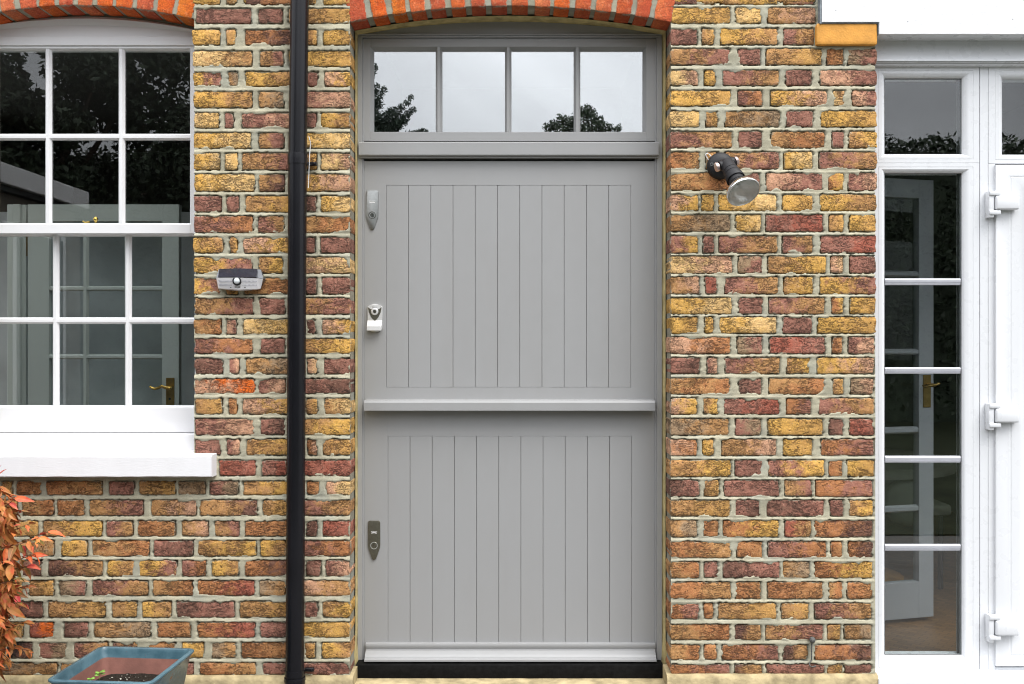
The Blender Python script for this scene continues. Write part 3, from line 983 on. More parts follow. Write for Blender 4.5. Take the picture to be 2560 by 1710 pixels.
def bead(mb, pts_in, pts_out, y):
    rows = []
    for (a, c) in zip(pts_in, pts_out):
        A = Vector((a[0], y + 0.004, a[1])); Bv = Vector((c[0], 0.097, c[1]))
        mid = A * 0.35 + Bv * 0.65; mid.y = 0.110
        rows.append([mb.bm.verts.new(q) for q in (A, mid, Bv, (c[0], y + 0.06, c[1]), (a[0], y + 0.06, a[1]))])
    for r0, r1 in zip(rows, rows[1:]):
        for i in range(5):
            k_ = (i + 1) % 5
            mb.bm.faces.new((r0[i], r0[k_], r1[k_], r1[i]))
    mb.bm.faces.new(rows[0]); mb.bm.faces.new(rows[-1][::-1])


pin, pout = [], []
zb = PZ(1662, FY)
rsn = random.Random(4)
N = 60
for i in range(N + 1):
    z = zb + (PZ(85, FY) - zb) * i / N
    wob = (float(fnoise(np.array([z * 3]), np.array([3.3]), 14, 3)[0]) - 0.5) * 0.004
    flare = 0.012 * max(0, 1 - i / 2.5)
    pin.append((FL - 0.0015 + wob * 0.35 + flare * 0.5, z)); pout.append((DOOR_L + 0.0035 - flare, z))
for i in range(n + 1):
    x = FL + (FR_ - FL) * i / n
    th = (x - ACX) / AR
    wob = (float(fnoise(np.array([x * 3]), np.array([8.3]), 14, 3)[0]) - 0.5) * 0.003
    pin.append((x, head_z(x) - 0.001 + wob))
    xo = DOOR_L + (DOOR_R - DOOR_L) * i / n
    pout.append((xo, AZC + math.sqrt(AR * AR - (xo - ACX) ** 2) - 0.002))
for i in range(N + 1):
    z = PZ(85, FY) + (zb - PZ(85, FY)) * i / N
    wob = (float(fnoise(np.array([z * 3]), np.array([5.3]), 14, 3)[0]) - 0.5) * 0.004
    flare = 0.012 * max(0, 1 - (N - i) / 2.5)
    pin.append((FR_ + 0.0015 + wob * 0.35 - flare * 0.5, z)); pout.append((DOOR_R - 0.0035 + flare, z))
bead(b, pin, pout, FY - 0.004)
o = b.build('mastic_seal', 'mastic', None, 40)
tag(o, 'buff yellow mastic seal running round the grey door frame against the brick', 'mastic seal')

# ------------------------------------------------------------------ the grey stable door
door = empty('stable_door', (0, 0.1, PZ(1660, FY)), 'grey painted stable door with grooved boards, three locks and a four pane fanlight', 'door')
# frame: jambs, arched head, mouldings
b = MB()
JL1 = PX(906, FY); JR1 = PX(1641.5, FY)
jz0 = PZ(1661, FY)
for (x0, x1) in ((FL, JL1), (JR1, FR_)):
    b.box(x0, x1, FY, 0.26, jz0, PZ(93, FY), 0.0015)
# bead on jamb edge
b.box(JL1 + 0.0003, PX(909, FY), FY + 0.005, 0.26, jz0, PZ(96, FY), 0.001)
b.box(PX(1638, FY), JR1 - 0.0003, FY + 0.005, 0.26, jz0, PZ(96, FY), 0.001)
pts = []
nseg = 40
for i in range(nseg + 1):
    x = FL + (FR_ - FL) * i / nseg
    pts.append((x, head_z(x)))
pts += [(FR_, PZ(84.5, FY)), (FL, PZ(84.5, FY))]
pts = pts if pts[0][1] > pts[-1][1] + 1e-5 else pts[1:-3] + pts[-2:]
b.prism([(x, z) for x, z in pts], FY + 0.004, 0.26)
b.box(FL + 0.0005, FR_ - 0.0005, FY - 0.004, FY + 0.03, PZ(88, FY), PZ(84.8, FY), 0.001)
b.box(FL + 0.0006, FR_ - 0.0006, FY + 0.001, FY + 0.04, PZ(93, FY), PZ(88.3, FY), 0.001)
b.build('door_frame', 'grey', door)

# transom
b = MB()
TY = 0.129
b.prism([(0.25, PZ(353, TY)), (TY + 0.006, PZ(354, TY)), (TY, PZ(357, TY)), (TY, PZ(386.5, TY)), (TY + 0.003, PZ(388.5, TY)), (TY + 0.012, PZ(389, TY)), (TY + 0.012, PZ(393, TY)), (0.25, PZ(394, TY))], PX(897, TY), PX(1646.5, TY), 'x')
b.build('transom', 'grey', door)

# fanlight
SY = 0.158
fan = MB()
fx0, fx1 = PX(909, SY), PX(1637.5, SY)
fz0, fz1 = PZ(352.5, SY), PZ(96, SY)
gx0, gx1 = PX(926, SY), PX(1615.5, SY)
gz0, gz1 = PZ(329.5, SY), PZ(117, SY)
fan.box(fx0, gx0, SY, SY + 0.045, fz0, fz1, 0.0008)
fan.box(gx1, fx1, SY, SY + 0.045, fz0, fz1, 0.0008)
fan.box(gx0 + 0.0001, gx1 - 0.0001, SY, SY + 0.045, gz1, fz1, 0.0008)
# bottom rail sloped out
fan.prism([(SY, fz0), (SY, gz0 - 0.002), (SY + 0.003, gz0), (SY + 0.045, gz0 + 0.001), (SY + 0.045, fz0)], gx0 + 0.0001, gx1 - 0.0001, 'x')
# chamfered glazing rebates
ch = 0.011
fan.prism([(gx0, SY + 0.0005), (gx0 + ch, SY + 0.020), (gx0 + ch, SY + 0.04), (gx0, SY + 0.04)], gz0, gz1, 'z')
fan.prism([(gx1, SY + 0.0005), (gx1, SY + 0.04), (gx1 - ch, SY + 0.04), (gx1 - ch, SY + 0.020)], gz0, gz1, 'z')
fan.prism([(SY + 0.0005, gz1), (SY + 0.04, gz1), (SY + 0.04, gz1 - ch), (SY + 0.020, gz1 - ch)], gx0 + 0.001, gx1 - 0.001, 'x')
fl = fan.build('fanlight', 'grey', door)


def bar_v(xc, wfront, wback, y0, y1, z0, z1, name, mat, parent):
    b_ = MB()
    b_.prism([(xc - wback / 2, y1), (xc - wback / 2, y1 - 0.004), (xc - wfront / 2, y0), (xc + wfront / 2, y0), (xc + wback / 2, y1 - 0.004), (xc + wback / 2, y1)], z0, z1, 'z')
    return b_.build(name, mat, parent)


def bar_h(zc, wfront, wback, y0, y1, x0, x1, name, mat, parent):
    b_ = MB()
    b_.prism([(y1, zc - wback / 2), (y1 - 0.004, zc - wback / 2), (y0, zc - wfront / 2), (y0, zc + wfront / 2), (y1 - 0.004, zc + wback / 2), (y1, zc + wback / 2)], x0, x1, 'x')
    return b_.build(name, mat, parent)


mun = [1096.5, 1270.5, 1443.5]
for mxp in mun:
    bar_v(PX(mxp, SY), 0.010, 0.026, SY + 0.002, SY + 0.024, gz0, gz1, 'glazing_bar', 'grey', fl)
ed_ = [gx0 + ch] + [PX(m_, SY) for m_ in mun] + [gx1 - ch]
for i in range(4):
    b = MB()
    a0 = ed_[i] + (0.011 if i else -0.003); a1 = ed_[i + 1] - (0.011 if i < 3 else -0.003)
    b.box(a0, a1, SY + 0.0245, SY + 0.0285, gz0 - 0.002, gz1 - ch + 0.003)
    o = b.build('pane', 'glass_fan', fl)

# door leaves
LY = 0.159
lx0, lx1 = PX(910.2, LY), PX(1637, LY)
BX = [965.6 + i * 55.6 for i in range(12)]


def leaf(name, ptop, pbot, btop, bbot, shift, label=None):
    b_ = MB()
    z1_, z0_ = PZ(ptop, LY), PZ(pbot, LY)
    bx0, bx1 = PX(BX[0] + shift, LY), PX(BX[-1] + shift * 0.5, LY)
    bz1, bz0 = PZ(btop, LY), PZ(bbot, LY)
    b_.box(lx0, bx0, LY, LY + 0.04, z0_, z1_, 0.0008)
    b_.box(bx1, lx1, LY, LY + 0.04, z0_, z1_, 0.0008)
    b_.box(bx0 - 0.0008, bx1 + 0.0008, LY, LY + 0.04, bz1, z1_, 0.0004)
    if bz0 > z0_ + 0.001:
        b_.box(bx0 - 0.0008, bx1 + 0.0008, LY, LY + 0.04, z0_, bz0, 0.0004)
    b_.box(bx0 - 0.003, bx1 + 0.003, LY + 0.010, LY + 0.03, bz0 - 0.003, bz1 + 0.003)
    o_ = b_.build(name, 'grey', door)
    if label: o_['label'] = label
    wv = (bx1 - bx0) / 11
    g = 0.0007
    for k in range(11):
        q = MB()
        q.box(bx0 + wv * k + g, bx0 + wv * (k + 1) - g, LY + 0.0002 + 0.0003 * random.random(), LY + 0.0098, bz0 + g, bz1 - g, 0.0010)
        q.build('board', 'grey', o_)
    return o_


up = leaf('upper_leaf', 402.5, 1012, 463, 968.5, 0)
lo = leaf('lower_leaf', 1016, 1656, 1090, 1608, 4)
# drip bar on the meeting edge
b = MB()
DY = 0.106
b.prism([(LY - 0.0002, PZ(1000, DY)), (DY + 0.004, PZ(1001, DY) - 0.001), (DY, PZ(1007, DY)), (DY, PZ(1026.5, DY)), (DY + 0.001, PZ(1027, DY)), (LY - 0.0002, PZ(1027, DY) + 0.001)], PX(910, DY), PX(1637.5, DY), 'x')
b.build('drip_rail', 'grey', door)
# moulded weatherboard at the foot
b = MB()
WY = 0.104
wp = [(0.143, 1609), (0.1415, 1612), (0.1415, 1617), (0.144, 1620), (0.146, 1623), (0.144, 1627), (0.136, 1631), (0.127, 1635), (0.121, 1639), (0.117, 1643), (0.116, 1645.5), (0.113, 1647), (WY, 1650.5), (WY, 1654.5)]
prof = [(LY - 0.0003, PZ(1608, LY) + 0.004)] + [(y_, PZ(p_, y_)) for y_, p_ in wp] + [(LY - 0.0003, PZ(1654.5, WY) + 0.002)]
b.prism(prof, PX(911.5, 0.114), PX(1640.5, 0.114), 'x')
b.build('weatherboard', 'grey', door, 35)

b = MB()
b.box(PX(889, 0.09), PX(1658.5, 0.09), 0.09, 0.25, PZ(1697.5, 0.09), PZ(1662.5, 0.09), 0.003, 2)
o = b.build('threshold', 'thresh', None, 40)
tag(o, 'black painted threshold under the grey door', 'threshold')


# locks
def plate(name, poly, y0, y1, mat, parent, bev=0.0012, lab=None):
    b_ = MB()
    b_.prism(poly, y1, y0, 'y')
    es = [e for e in b_.bm.edges if all(abs(v.co.y - y0) < 1e-6 for v in e.verts)]
    bmesh.ops.bevel(b_.bm, geom=es, offset=bev, segments=3, profile=0.5, affect='EDGES', clamp_overlap=True)
    o_ = b_.build(name, mat, parent, 25)
    if lab: o_['label'] = lab
    return o_


def disc(b_, cx, cz, r, y0, y1, n_=24):
    b_.prism([(cx + r * math.cos(2 * math.pi * i / n_), cz + r * math.sin(2 * math.pi * i / n_)) for i in range(n_)], y1, y0)


def lettering(txt, size, loc, parent, mat):
    cu = bpy.data.curves.new('lettering', 'FONT')
    cu.body = txt; cu.size = size; cu.align_x = 'CENTER'; cu.extrude = 0.0002
    cu.materials.append(M[mat])
    tmp = bpy.data.objects.new('lettering', cu)
    COL.objects.link(tmp)
    bpy.context.view_layer.update()
    lme = bpy.data.meshes.new_from_object(tmp.evaluated_get(bpy.context.evaluated_depsgraph_get()))
    bpy.data.objects.remove(tmp)
    t = bpy.data.objects.new('lettering', lme)
    COL.objects.link(t)
    t.parent = parent
    pl = Vector(parent.location)
    q = parent.parent
    while q is not None:
        pl += Vector(q.location); q = q.parent
    t.matrix_parent_inverse = Matrix.Identity(4)
    t.rotation_euler = (R(90), 0, 0)
    # the parent mesh object carries an inverse matrix, so its own matrix_world translation is zero
    t.location = Vector(loc)
    return t


def door_lock(cx, top, mat, lab):
    ly = LY - 0.006
    k_ = K(ly)
    X0 = PX(cx, ly); Z0 = PZ(top, ly)
    hw = 15.2 * k_; Ht = 98 * k_
    poly = []
    rc = 0.007
    for i in range(5):
        a = math.pi - i * math.pi / 8
        poly.append((X0 - hw + rc + rc * math.cos(a), Z0 - rc + rc * math.sin(a)))
    for i in range(5):
        a = math.pi / 2 - i * math.pi / 8
        poly.append((X0 + hw - rc + rc * math.cos(a), Z0 - rc + rc * math.sin(a)))
    poly += [(X0 + hw, Z0 - 62 * k_), (X0 + hw * 0.93, Z0 - 69 * k_), (X0 + hw * 0.46, Z0 - Ht + 9 * k_)]
    for i in range(1, 6):
        a = -math.pi * i / 6
        poly.append((X0 + hw * 0.40 * math.cos(a), Z0 - Ht + 7 * k_ + 7 * k_ * math.sin(a)))
    poly += [(X0 - hw * 0.46, Z0 - Ht + 9 * k_), (X0 - hw * 0.93, Z0 - 69 * k_), (X0 - hw, Z0 - 62 * k_)]
    o_ = plate('door_lock', poly[::-1], ly, LY + 0.0005, mat, door, 0.0015, lab)
    zc_ = Z0 - 62 * k_
    b_ = MB()
    b_.lathe([(0.0, 0.0150), (0.0016, 0.0145), (0.0016, 0.0115), (0.0, 0.0110)], (X0, ly, zc_), (0, -1, 0), 28)
    b_.build('escutcheon_ring', 'chrome', o_, 30)
    b_ = MB()
    disc(b_, X0, zc_, 0.0085, ly - 0.0012, ly + 0.001)
    b_.build('lock_cylinder', 'chrome' if mat == 'steel' else 'steel_dark', o_)
    b_ = MB()
    b_.box(X0 - 0.0011, X0 + 0.0011, ly - 0.0016, ly, zc_ - 0.002, zc_ + 0.006)
    b_.build('keyhole', 'blackmat', o_)
    # engraved maker's strip: curved bright bar with the name above
    b_ = MB()
    zt = Z0 - 30 * k_
    pts_ = []
    for i in range(9):
        t_ = i / 8 * 2 - 1
        pts_.append((X0 + t_ * 0.0105, zt + 0.0018 - 0.0018 * t_ * t_))
    for i in range(9):
        t_ = 1 - i / 8 * 2
        pts_.append((X0 + t_ * 0.0105, zt - 0.0012 - 0.0018 * t_ * t_))
    b_.prism(pts_[::-1], ly, ly - 0.0007)
    b_.build('name_bar', 'whiteplastic', o_)
    lettering('BANHAM', 0.0058, (X0, ly - 0.0006, zt + 0.0030), o_, 'whiteplastic')
    return o_


door_lock(930.5, 476, 'steel', 'bright satin steel keyhole plate high on the upper half')
door_lock(935, 1302, 'steel_dark', 'dark bronze toned keyhole plate on the lower half')
# middle lock: cylinder pull
ly = LY - 0.010
k_ = K(ly)
cx_, cz_ = PX(937, ly), PZ(760, ly)
pl = []
for i in range(9):
    t = i / 8 * 2 - 1
    pl.append((cx_ + t * 19 * k_, cz_ - 7 * k_ * t * t))
pl += [(cx_ + 18 * k_, cz_ - 44 * k_), (cx_ + 18.5 * k_, cz_ - 57 * k_)]
for i in range(1, 8):
    a = -math.pi * i / 8
    pl.append((cx_ + 18.5 * k_ * math.cos(a), cz_ - 57 * k_ + 13.5 * k_ * math.sin(a)))
pl += [(cx_ - 18.5 * k_, cz_ - 57 * k_), (cx_ - 18 * k_, cz_ - 44 * k_)]
mid = plate('door_lock', pl[::-1], ly, LY + 0.0005, 'satin', door, 0.002, 'bright satin silver cylinder pull with dark shield, at the middle of the upper half')
b = MB()
sh = [(cx_ - 17 * k_, cz_ - 8 * k_), (cx_ - 10 * k_, cz_ - 13 * k_), (cx_ + 10 * k_, cz_ - 13 * k_), (cx_ + 17 * k_, cz_ - 8 * k_), (cx_ + 15 * k_, cz_ - 20 * k_), (cx_ + 9 * k_, cz_ - 33 * k_), (cx_ + 1 * k_, cz_ - 42 * k_), (cx_ - 1 * k_, cz_ - 42 * k_), (cx_ - 9 * k_, cz_ - 33 * k_), (cx_ - 15 * k_, cz_ - 20 * k_)]
b.prism(sh, ly, ly - 0.0012)
b.build('shield', 'steel_dark', mid)
b = MB()
b.lathe([(0, 0.0145), (0.004, 0.0140), (0.005, 0.0120), (0.005, 0.0070), (0.001, 0.0068)], (cx_, ly - 0.001, cz_ - 19 * k_), (0, -1, 0), 28)
b.build('escutcheon_ring', 'satin', mid, 30)
b = MB()
disc(b, cx_, cz_ - 19 * k_, 0.0066, ly - 0.004, ly)
b.build('lock_cylinder', 'steel_dark', mid)
b = MB()
b.box(cx_ - 0.0008, cx_ + 0.0008, ly - 0.0046, ly - 0.0035, cz_ - 19 * k_ - 0.004, cz_ - 19 * k_ + 0.005)
b.build('keyhole', 'blackmat', mid)
b = MB()   # finger pull lip curling out
prof = [(ly - 0.0003, cz_ - 41 * k_), (ly - 0.003, cz_ - 43 * k_), (ly - 0.010, cz_ - 52 * k_), (ly - 0.017, cz_ - 56 * k_), (ly - 0.0185, cz_ - 66 * k_), (ly - 0.0165, cz_ - 67 * k_), (ly - 0.014, cz_ - 58 * k_), (ly - 0.0003, cz_ - 50 * k_)]
b.prism(prof, cx_ - 18.2 * k_, cx_ + 18.2 * k_, 'x')
b.build('finger_pull', 'satin', mid)
lettering('BANHAM', 0.0048, (cx_, ly - 0.0004, cz_ - 8.5 * k_), mid, 'blackmat')

# ------------------------------------------------------------------ sash window
win = empty('sash_window', (PX(200), 0.12, PZ(1080, 0.1)), 'white painted sash window with twelve panes under the orange arch, left of the downpipe', 'window')
WYF = 0.104
whx = 284 * K(); wsag = 33 * K()
WHR = (whx ** 2 + wsag ** 2) / (2 * wsag)


def whead(x):
    return PZ(40, WYF) - WHR + math.sqrt(WHR ** 2 - (x - PX(207, WYF)) ** 2)


b = MB()
pts = []
for i in range(41):
    x = WIN_L - 0.002 + (WIN_R + 0.002 - WIN_L + 0.002) * i / 40
    pts.append((x, whead(x) if abs(x - PX(207, WYF)) < WHR else 0))
pts += [(WIN_R + 0.002, PZ(90, WYF)), (WIN_L - 0.002, PZ(90, WYF))]
b.prism(pts, WYF + 0.006, 0.2)
b.box(WIN_L - 0.002, WIN_R + 0.002, WYF, 0.199, PZ(113, WYF), PZ(90.3, WYF), 0.0015)
b.box(WIN_L - 0.002, PX(-70, WYF), WYF, 0.198, PZ(1080, WYF), PZ(113.3, WYF), 0.001)
b.box(PX(489, WYF), WIN_R + 0.002, WYF, 0.198, PZ(1080, WYF), PZ(113.3, WYF), 0.001)
b.build('window_frame', 'white', win)
# sculpted moulding under the arch
b = MB()
rows = []
for i in range(41):
    x = WIN_L + (WIN_R - WIN_L) * i / 40
    zt = whead(x)
    hgt = max(0.0005, zt - PZ(89.5, WYF))
    rows.append([b.bm.verts.new(c) for c in ((x, WYF + 0.0058, zt), (x, WYF - 0.004, zt - 0.15 * hgt), (x, WYF + 0.001, zt - 0.30 * hgt - 0.001), (x, WYF + 0.0058, zt - 0.42 * hgt - 0.002))])
for r0, r1 in zip(rows, rows[1:]):
    for i in range(4):
        j = (i + 1) % 4
        b.bm.faces.new((r0[i], r0[j], r1[j], r1[i]))
b.bm.faces.new(rows[0]); b.bm.faces.new(rows[-1][::-1])
b.build('head_moulding', 'white', win, 50)


def sash(name, y, xs, zs, stile_l, stile_r, rails, lab):
    """xs: pane edges [(l,r)..] px, zs: [(top,bot)..] px; rails: (top0,top1,bot0,bot1) px"""
    b_ = MB()
    X0, X1 = PX(stile_l, y), PX(stile_r, y)
    gx0_, gx1_ = PX(xs[0][0], y), PX(xs[-1][1], y)
    z1_, z0_ = PZ(rails[0], y), PZ(rails[3], y)
    gz1_, gz0_ = PZ(rails[1], y), PZ(rails[2], y)
    dpt = 0.042
    b_.box(X0, gx0_, y, y + dpt, z0_, z1_, 0.001)
    b_.box(gx1_, X1, y, y + dpt, z0_, z1_, 0.001)
    b_.box(gx0_ + 0.0001, gx1_ - 0.0001, y, y + dpt, gz1_, z1_, 0.001)
    b_.box(gx0_ + 0.0001, gx1_ - 0.0001, y, y + dpt, z0_, gz0_, 0.001)
    c = 0.006
    b_.prism([(gx0_, y + 0.001), (gx0_ + c, y + 0.014), (gx0_ + c, y + 0.03), (gx0_, y + 0.03)], gz0_, gz1_, 'z')
    b_.prism([(gx1_, y + 0.001), (gx1_, y + 0.03), (gx1_ - c, y + 0.03), (gx1_ - c, y + 0.014)], gz0_, gz1_, 'z')
    b_.prism([(y + 0.001, gz1_), (y + 0.03, gz1_), (y + 0.03, gz1_ - c), (y + 0.014, gz1_ - c)], gx0_ + 0.001, gx1_ - 0.001, 'x')
    b_.prism([(y + 0.001, gz0_), (y + 0.014, gz0_ + c), (y + 0.03, gz0_ + c), (y + 0.03, gz0_)], gx0_ + 0.001, gx1_ - 0.001, 'x')
    s_ = b_.build(name, 'white', win)
    s_['label'] = lab
    for i in range(len(xs) - 1):
        bar_v(PX((xs[i][1] + xs[i + 1][0]) / 2, y), 0.011, 0.025, y + 0.002, y + 0.016, gz0_, gz1_, 'glazing_bar', 'white', s_)
    for i in range(len(zs) - 1):
        bar_h(PZ((zs[i][1] + zs[i + 1][0]) / 2, y), 0.011, 0.025, y + 0.003, y + 0.0165, gx0_, gx1_, 'glazing_bar', 'white', s_)
    for (l, r) in xs:
        for (t, bb) in zs:
            q = MB()
            q.box(PX(l, y) - 0.003, PX(r, y) + 0.003, y + 0.0168, y + 0.0198, PZ(bb, y) - 0.003, PZ(t, y) + 0.003)
            pn = q.build('pane', 'glass', s_)
            tl = (random.random() - .5) * 0.004
            pn.data.transform(Matrix.Translation((0, 0, 0)))
    return s_


UY = 0.112
sash('upper_sash', UY, [(-55, 109), (127, 293), (310, 476)], [(121, 332), (350, 561)], -73, 508, (113.5, 121, 561, 583.5), 'outer upper sash with six panes reflecting dark trees')
LYS = 0.158
sash('lower_sash', LYS, [(-35, 128), (145, 310), (326, 488)], [(586, 794), (809, 1018)], -58, 520, (566, 586, 1018, 1081), 'inner lower sash with six panes, room visible behind')
b = MB()
b.prism([(0.199, PZ(1084, 0.15)), (0.105, PZ(1084.5, 0.105)), (0.062, PZ(1085, 0.062)), (0.060, PZ(1088, 0.06)), (0.060, PZ(1126, 0.06)), (0.199, PZ(1126, 0.06))], WIN_L + 0.001, WIN_R - 0.001, 'x')
b.build('timber_sill', 'white', win)
# brass catch on the meeting rail
c_ = MB()
cyy = 0.150
c_.lathe([(0, 0.006), (0.008, 0.004), (0.012, 0.0035), (0.016, 0.006), (0.022, 0.0095), (0.028, 0.0090), (0.033, 0.005), (0.034, 0.001)], (PX(237, cyy), cyy + 0.008, PZ(563, cyy)), (0, 0, 1), 20)
c_.build('sash_catch', 'brass', win, 50)
c_ = MB()
c_.tube([(PX(205, cyy), cyy + 0.006, PZ(553, cyy)), (PX(212, cyy), cyy + 0.005, PZ(556, cyy)), (PX(222, cyy), cyy + 0.006, PZ(554, cyy)), (PX(224, cyy), cyy + 0.008, PZ(560, cyy)), (PX(236, cyy), cyy + 0.008, PZ(559, cyy))], 0.003, 8)
c_.build('catch_arm', 'brass', win, 60)

# painted stone sill
b = MB()
sx1 = PX(529, -0.06)
rows = []
nn = 90
for i in range(nn + 1):
    x = WIN_L - 0.25 + (sx1 - WIN_L + 0.25) * i / nn
    j = lambda s: (float(fnoise(np.array([x + s]), np.array([1.7]), 22, 3)[0]) - 0.5) * 0.0045
    rows.append([b.bm.verts.new(c) for c in ((x, 0.10, PZ(1124, 0.06)), (x, 0.0, PZ(1133, 0.0)), (x, -0.056, PZ(1138.5, -0.06) + j(3) * 0.45), (x, -0.0605, PZ(1142.5, -0.06) + j(3) * 0.5),
                                             (x, -0.060, PZ(1191, -0.06) + j(5)), (x, -0.054, PZ(1193.5, -0.06) + j(6) * 0.8), (x, 0.016, PZ(1193.5, -0.06)), (x, 0.10, PZ(1193.5, -0.06)))])
for r0, r1 in zip(rows, rows[1:]):
    for i in range(8):
        k2 = (i + 1) % 8
        b.bm.faces.new((r0[i], r0[k2], r1[k2], r1[i]))
b.bm.faces.new(rows[0]); b.bm.faces.new(rows[-1][::-1])
sill = b.build('window_sill', mat_paint('worn_white_masonry_paint', (0.77, 0.77, 0.785), 0.7, 0.12, (0.45, 0.45, 0.44), bump=0.0015), None)
tag(sill, 'thick white painted stone sill below the sash window, its right end past the opening', 'window sill')
bmx = None

# ------------------------------------------------------------------ downpipe
pipe = empty('downpipe', (PX(740), -0.06, 0.0), 'glossy black round downpipe fixed to the brick wall between window and door', 'downpipe')
PYC = -0.052
kk = K(PYC)
rp = 22.8 * kk
xt = PX(749, PYC); xj = PX(744, PYC); xb = PX(737, PYC)
zt_, zj, zb_ = 2.95, PZ(402, PYC), PZ(1696, PYC)
b = MB()
axu = Vector((xt - xj, 0, PZ(0, PYC) - zj)).normalized()
L1 = (2.95 - zj) / axu.z
b.lathe([(0, rp), (L1, rp)], (xj, PYC, zj), axu, 40, True, True)
b.build('upper_pipe', 'black', pipe, 40)
b = MB()
axd = Vector((xb - xj, 0, zb_ - zj)).normalized()
Ld = (Vector((xb, 0, zb_)) - Vector((xj, 0, zj))).length
b.lathe([(0.0, rp + 0.0005), (0.002, rp + 0.002), (0.012, rp + 0.002), (0.014, rp + 0.0003), (Ld, rp + 0.0003)], (xj, PYC, zj), axd, 40, True, True)
b.build('lower_pipe', 'black', pipe, 40)
b = MB()
b.lathe([(-0.026, rp + 0.0005), (-0.025, rp + 0.0022), (-0.008, rp + 0.0030), (-0.002, rp + 0.0030), (0, rp + 0.001)], (xj, PYC, zj), axd, 40)
b.build('socket_collar', 'black', pipe, 40)


def bracket(zc_, xc_):
    b_ = MB()
    b_.lathe([(-0.011, rp + 0.0006), (-0.0105, rp + 0.0032), (0.0105, rp + 0.0032), (0.011, rp + 0.0006)], (xc_, PYC, zc_), (0, 0, 1), 40)
    b_.box(xc_ - 0.045, xc_ - rp + 0.006, -0.022, -0.004, zc_ - 0.008, zc_ + 0.008, 0.003)
    b_.box(xc_ + rp - 0.006, xc_ + 0.064, -0.022, -0.004, zc_ - 0.009, zc_ + 0.005, 0.003)
    b_.lathe([(0, 0.005), (0.004, 0.005), (0.005, 0.003)], (xc_ + 0.055, -0.022, zc_ - 0.002), (0, -1, 0), 10, False, True)
    return b_.build('pipe_bracket', 'black', pipe, 35)


bracket(PZ(404, PYC), xj)
bracket(PZ(1681, PYC), PX(737, PYC))
b = MB()
b.lathe([(0.0, rp + 0.001), (0.001, rp + 0.0045), (0.012, rp + 0.006), (0.016, rp + 0.0045), (0.11, rp + 0.0045)], (xb, PYC, zb_ + 0.006), (0, 0, -1), 40)
b.build('bottom_socket', 'black', pipe, 35)
b = MB()
b.tube([(PX(771.5, -0.03), -0.03, PZ(340, -0.03)), (PX(774, -0.03), -0.028, PZ(349, -0.03)), (PX(776.5, -0.025), -0.025, PZ(358, -0.025)), (PX(775.5, -0.025), -0.025, PZ(368, -0.025)), (PX(774, -0.025), -0.026, PZ(390, -0.025)), (PX(772, -0.03), -0.03, PZ(430, -0.03)), (PX(770.5, -0.03), -0.03, PZ(470, -0.03))], 0.0015, 8)
o = b.build('white_cable', 'whiteplastic', None, 60)
tag(o, 'short length of thin white cable hanging down the right side of the black downpipe', 'cable')

# ------------------------------------------------------------------ solar wall lamp
sl_ = empty('solar_lamp', (PX(598), -0.03, PZ(700)), 'silver solar wall lamp with dark panel top and round sensor, beside the window', 'wall lamp')
dl = -0.035


def P3(x, y, d):
    return (PX(x, d), d, PZ(y, d))


# z0=697 band ridge
b = MB()
TL, TC, TR = P3(548.5, 673.5, -0.014), P3(594, 671.5, -0.020), P3(644, 673, -0.014)
RL, RC, RR = P3(545.5, 693.5, -0.050), P3(591, 692.8, -0.062), P3(641, 694, -0.050)
vsx = [b.bm.verts.new(c) for c in (TL, TC, RC, RL)]
b.bm.faces.new(vsx)
b2 = [b.bm.verts.new(c) for c in (TC, TR, RR, RC)]
b.bm.faces.new(b2)
bmesh.ops.remove_doubles(b.bm, verts=b.bm.verts, dist=1e-5)
bmesh.ops.solidify(b.bm, geom=b.bm.faces[:], thickness=0.0015)
b.build('solar_panel', 'solar', sl_)
b = MB()
rowA = [P3(540.5, 695.5, -0.038), P3(545.5, 694.3, -0.052), P3(591, 694, -0.064), P3(643, 695.5, -0.052), P3(657.5, 697, -0.036)]
rowB = [P3(545.5, 720, -0.026), P3(548, 720.5, -0.034), P3(594, 724, -0.046), P3(644, 722.5, -0.034), P3(652, 721, -0.024)]
rowC = [P3(547, 722, -0.012), P3(549, 722.5, -0.014), P3(596, 727.5, -0.020), P3(643, 724.5, -0.014), P3(650, 722.5, -0.012)]
vr = [[b.bm.verts.new(c) for c in r_] for r_ in (rowA, rowB, rowC)]
for r0, r1 in zip(vr, vr[1:]):
    for i in range(4):
        b.bm.faces.new((r0[i], r1[i], r1[i + 1], r0[i + 1]))
bk = [[b.bm.verts.new((v[0], 0.0, v[2])) for v in (rowA[0], rowA[4])], [b.bm.verts.new((v[0], 0.0, v[2])) for v in (rowC[0], rowC[4])]]
b.bm.faces.new((bk[1][0], bk[1][1], vr[2][4], vr[2][3], vr[2][2], vr[2][1], vr[2][0]))
smoke = mat_simple('smoked_plastic', (0.10, 0.105, 0.115), 0.15, var=0.05)
b.build('lamp_front', 'lamp_silver', sl_)
b = MB()
for k2 in (0, 4):
    q = [rowA[k2], rowB[k2], rowC[k2], (rowC[k2][0], 0, rowC[k2][2]), (rowA[k2][0], 0, rowA[k2][2])]
    b.bm.faces.new([b.bm.verts.new(c) for c in q])
o = b.build('lamp_sides', smoke, sl_)
o['kind'] = 'stuff'
b = MB()   # clear grey housing round the panel
q = [P3(546, 674, -0.010), P3(594, 670.6, -0.016), P3(652, 674, -0.008), P3(657.8, 696.5, -0.036), P3(641, 694.2, -0.0485), P3(591, 693.6, -0.0600), P3(545.5, 694, -0.0485), P3(540.3, 695.2, -0.038)]
vv = [b.bm.verts.new(c) for c in q]
vb = [b.bm.verts.new((c[0], 0.0, c[2])) for c in q]
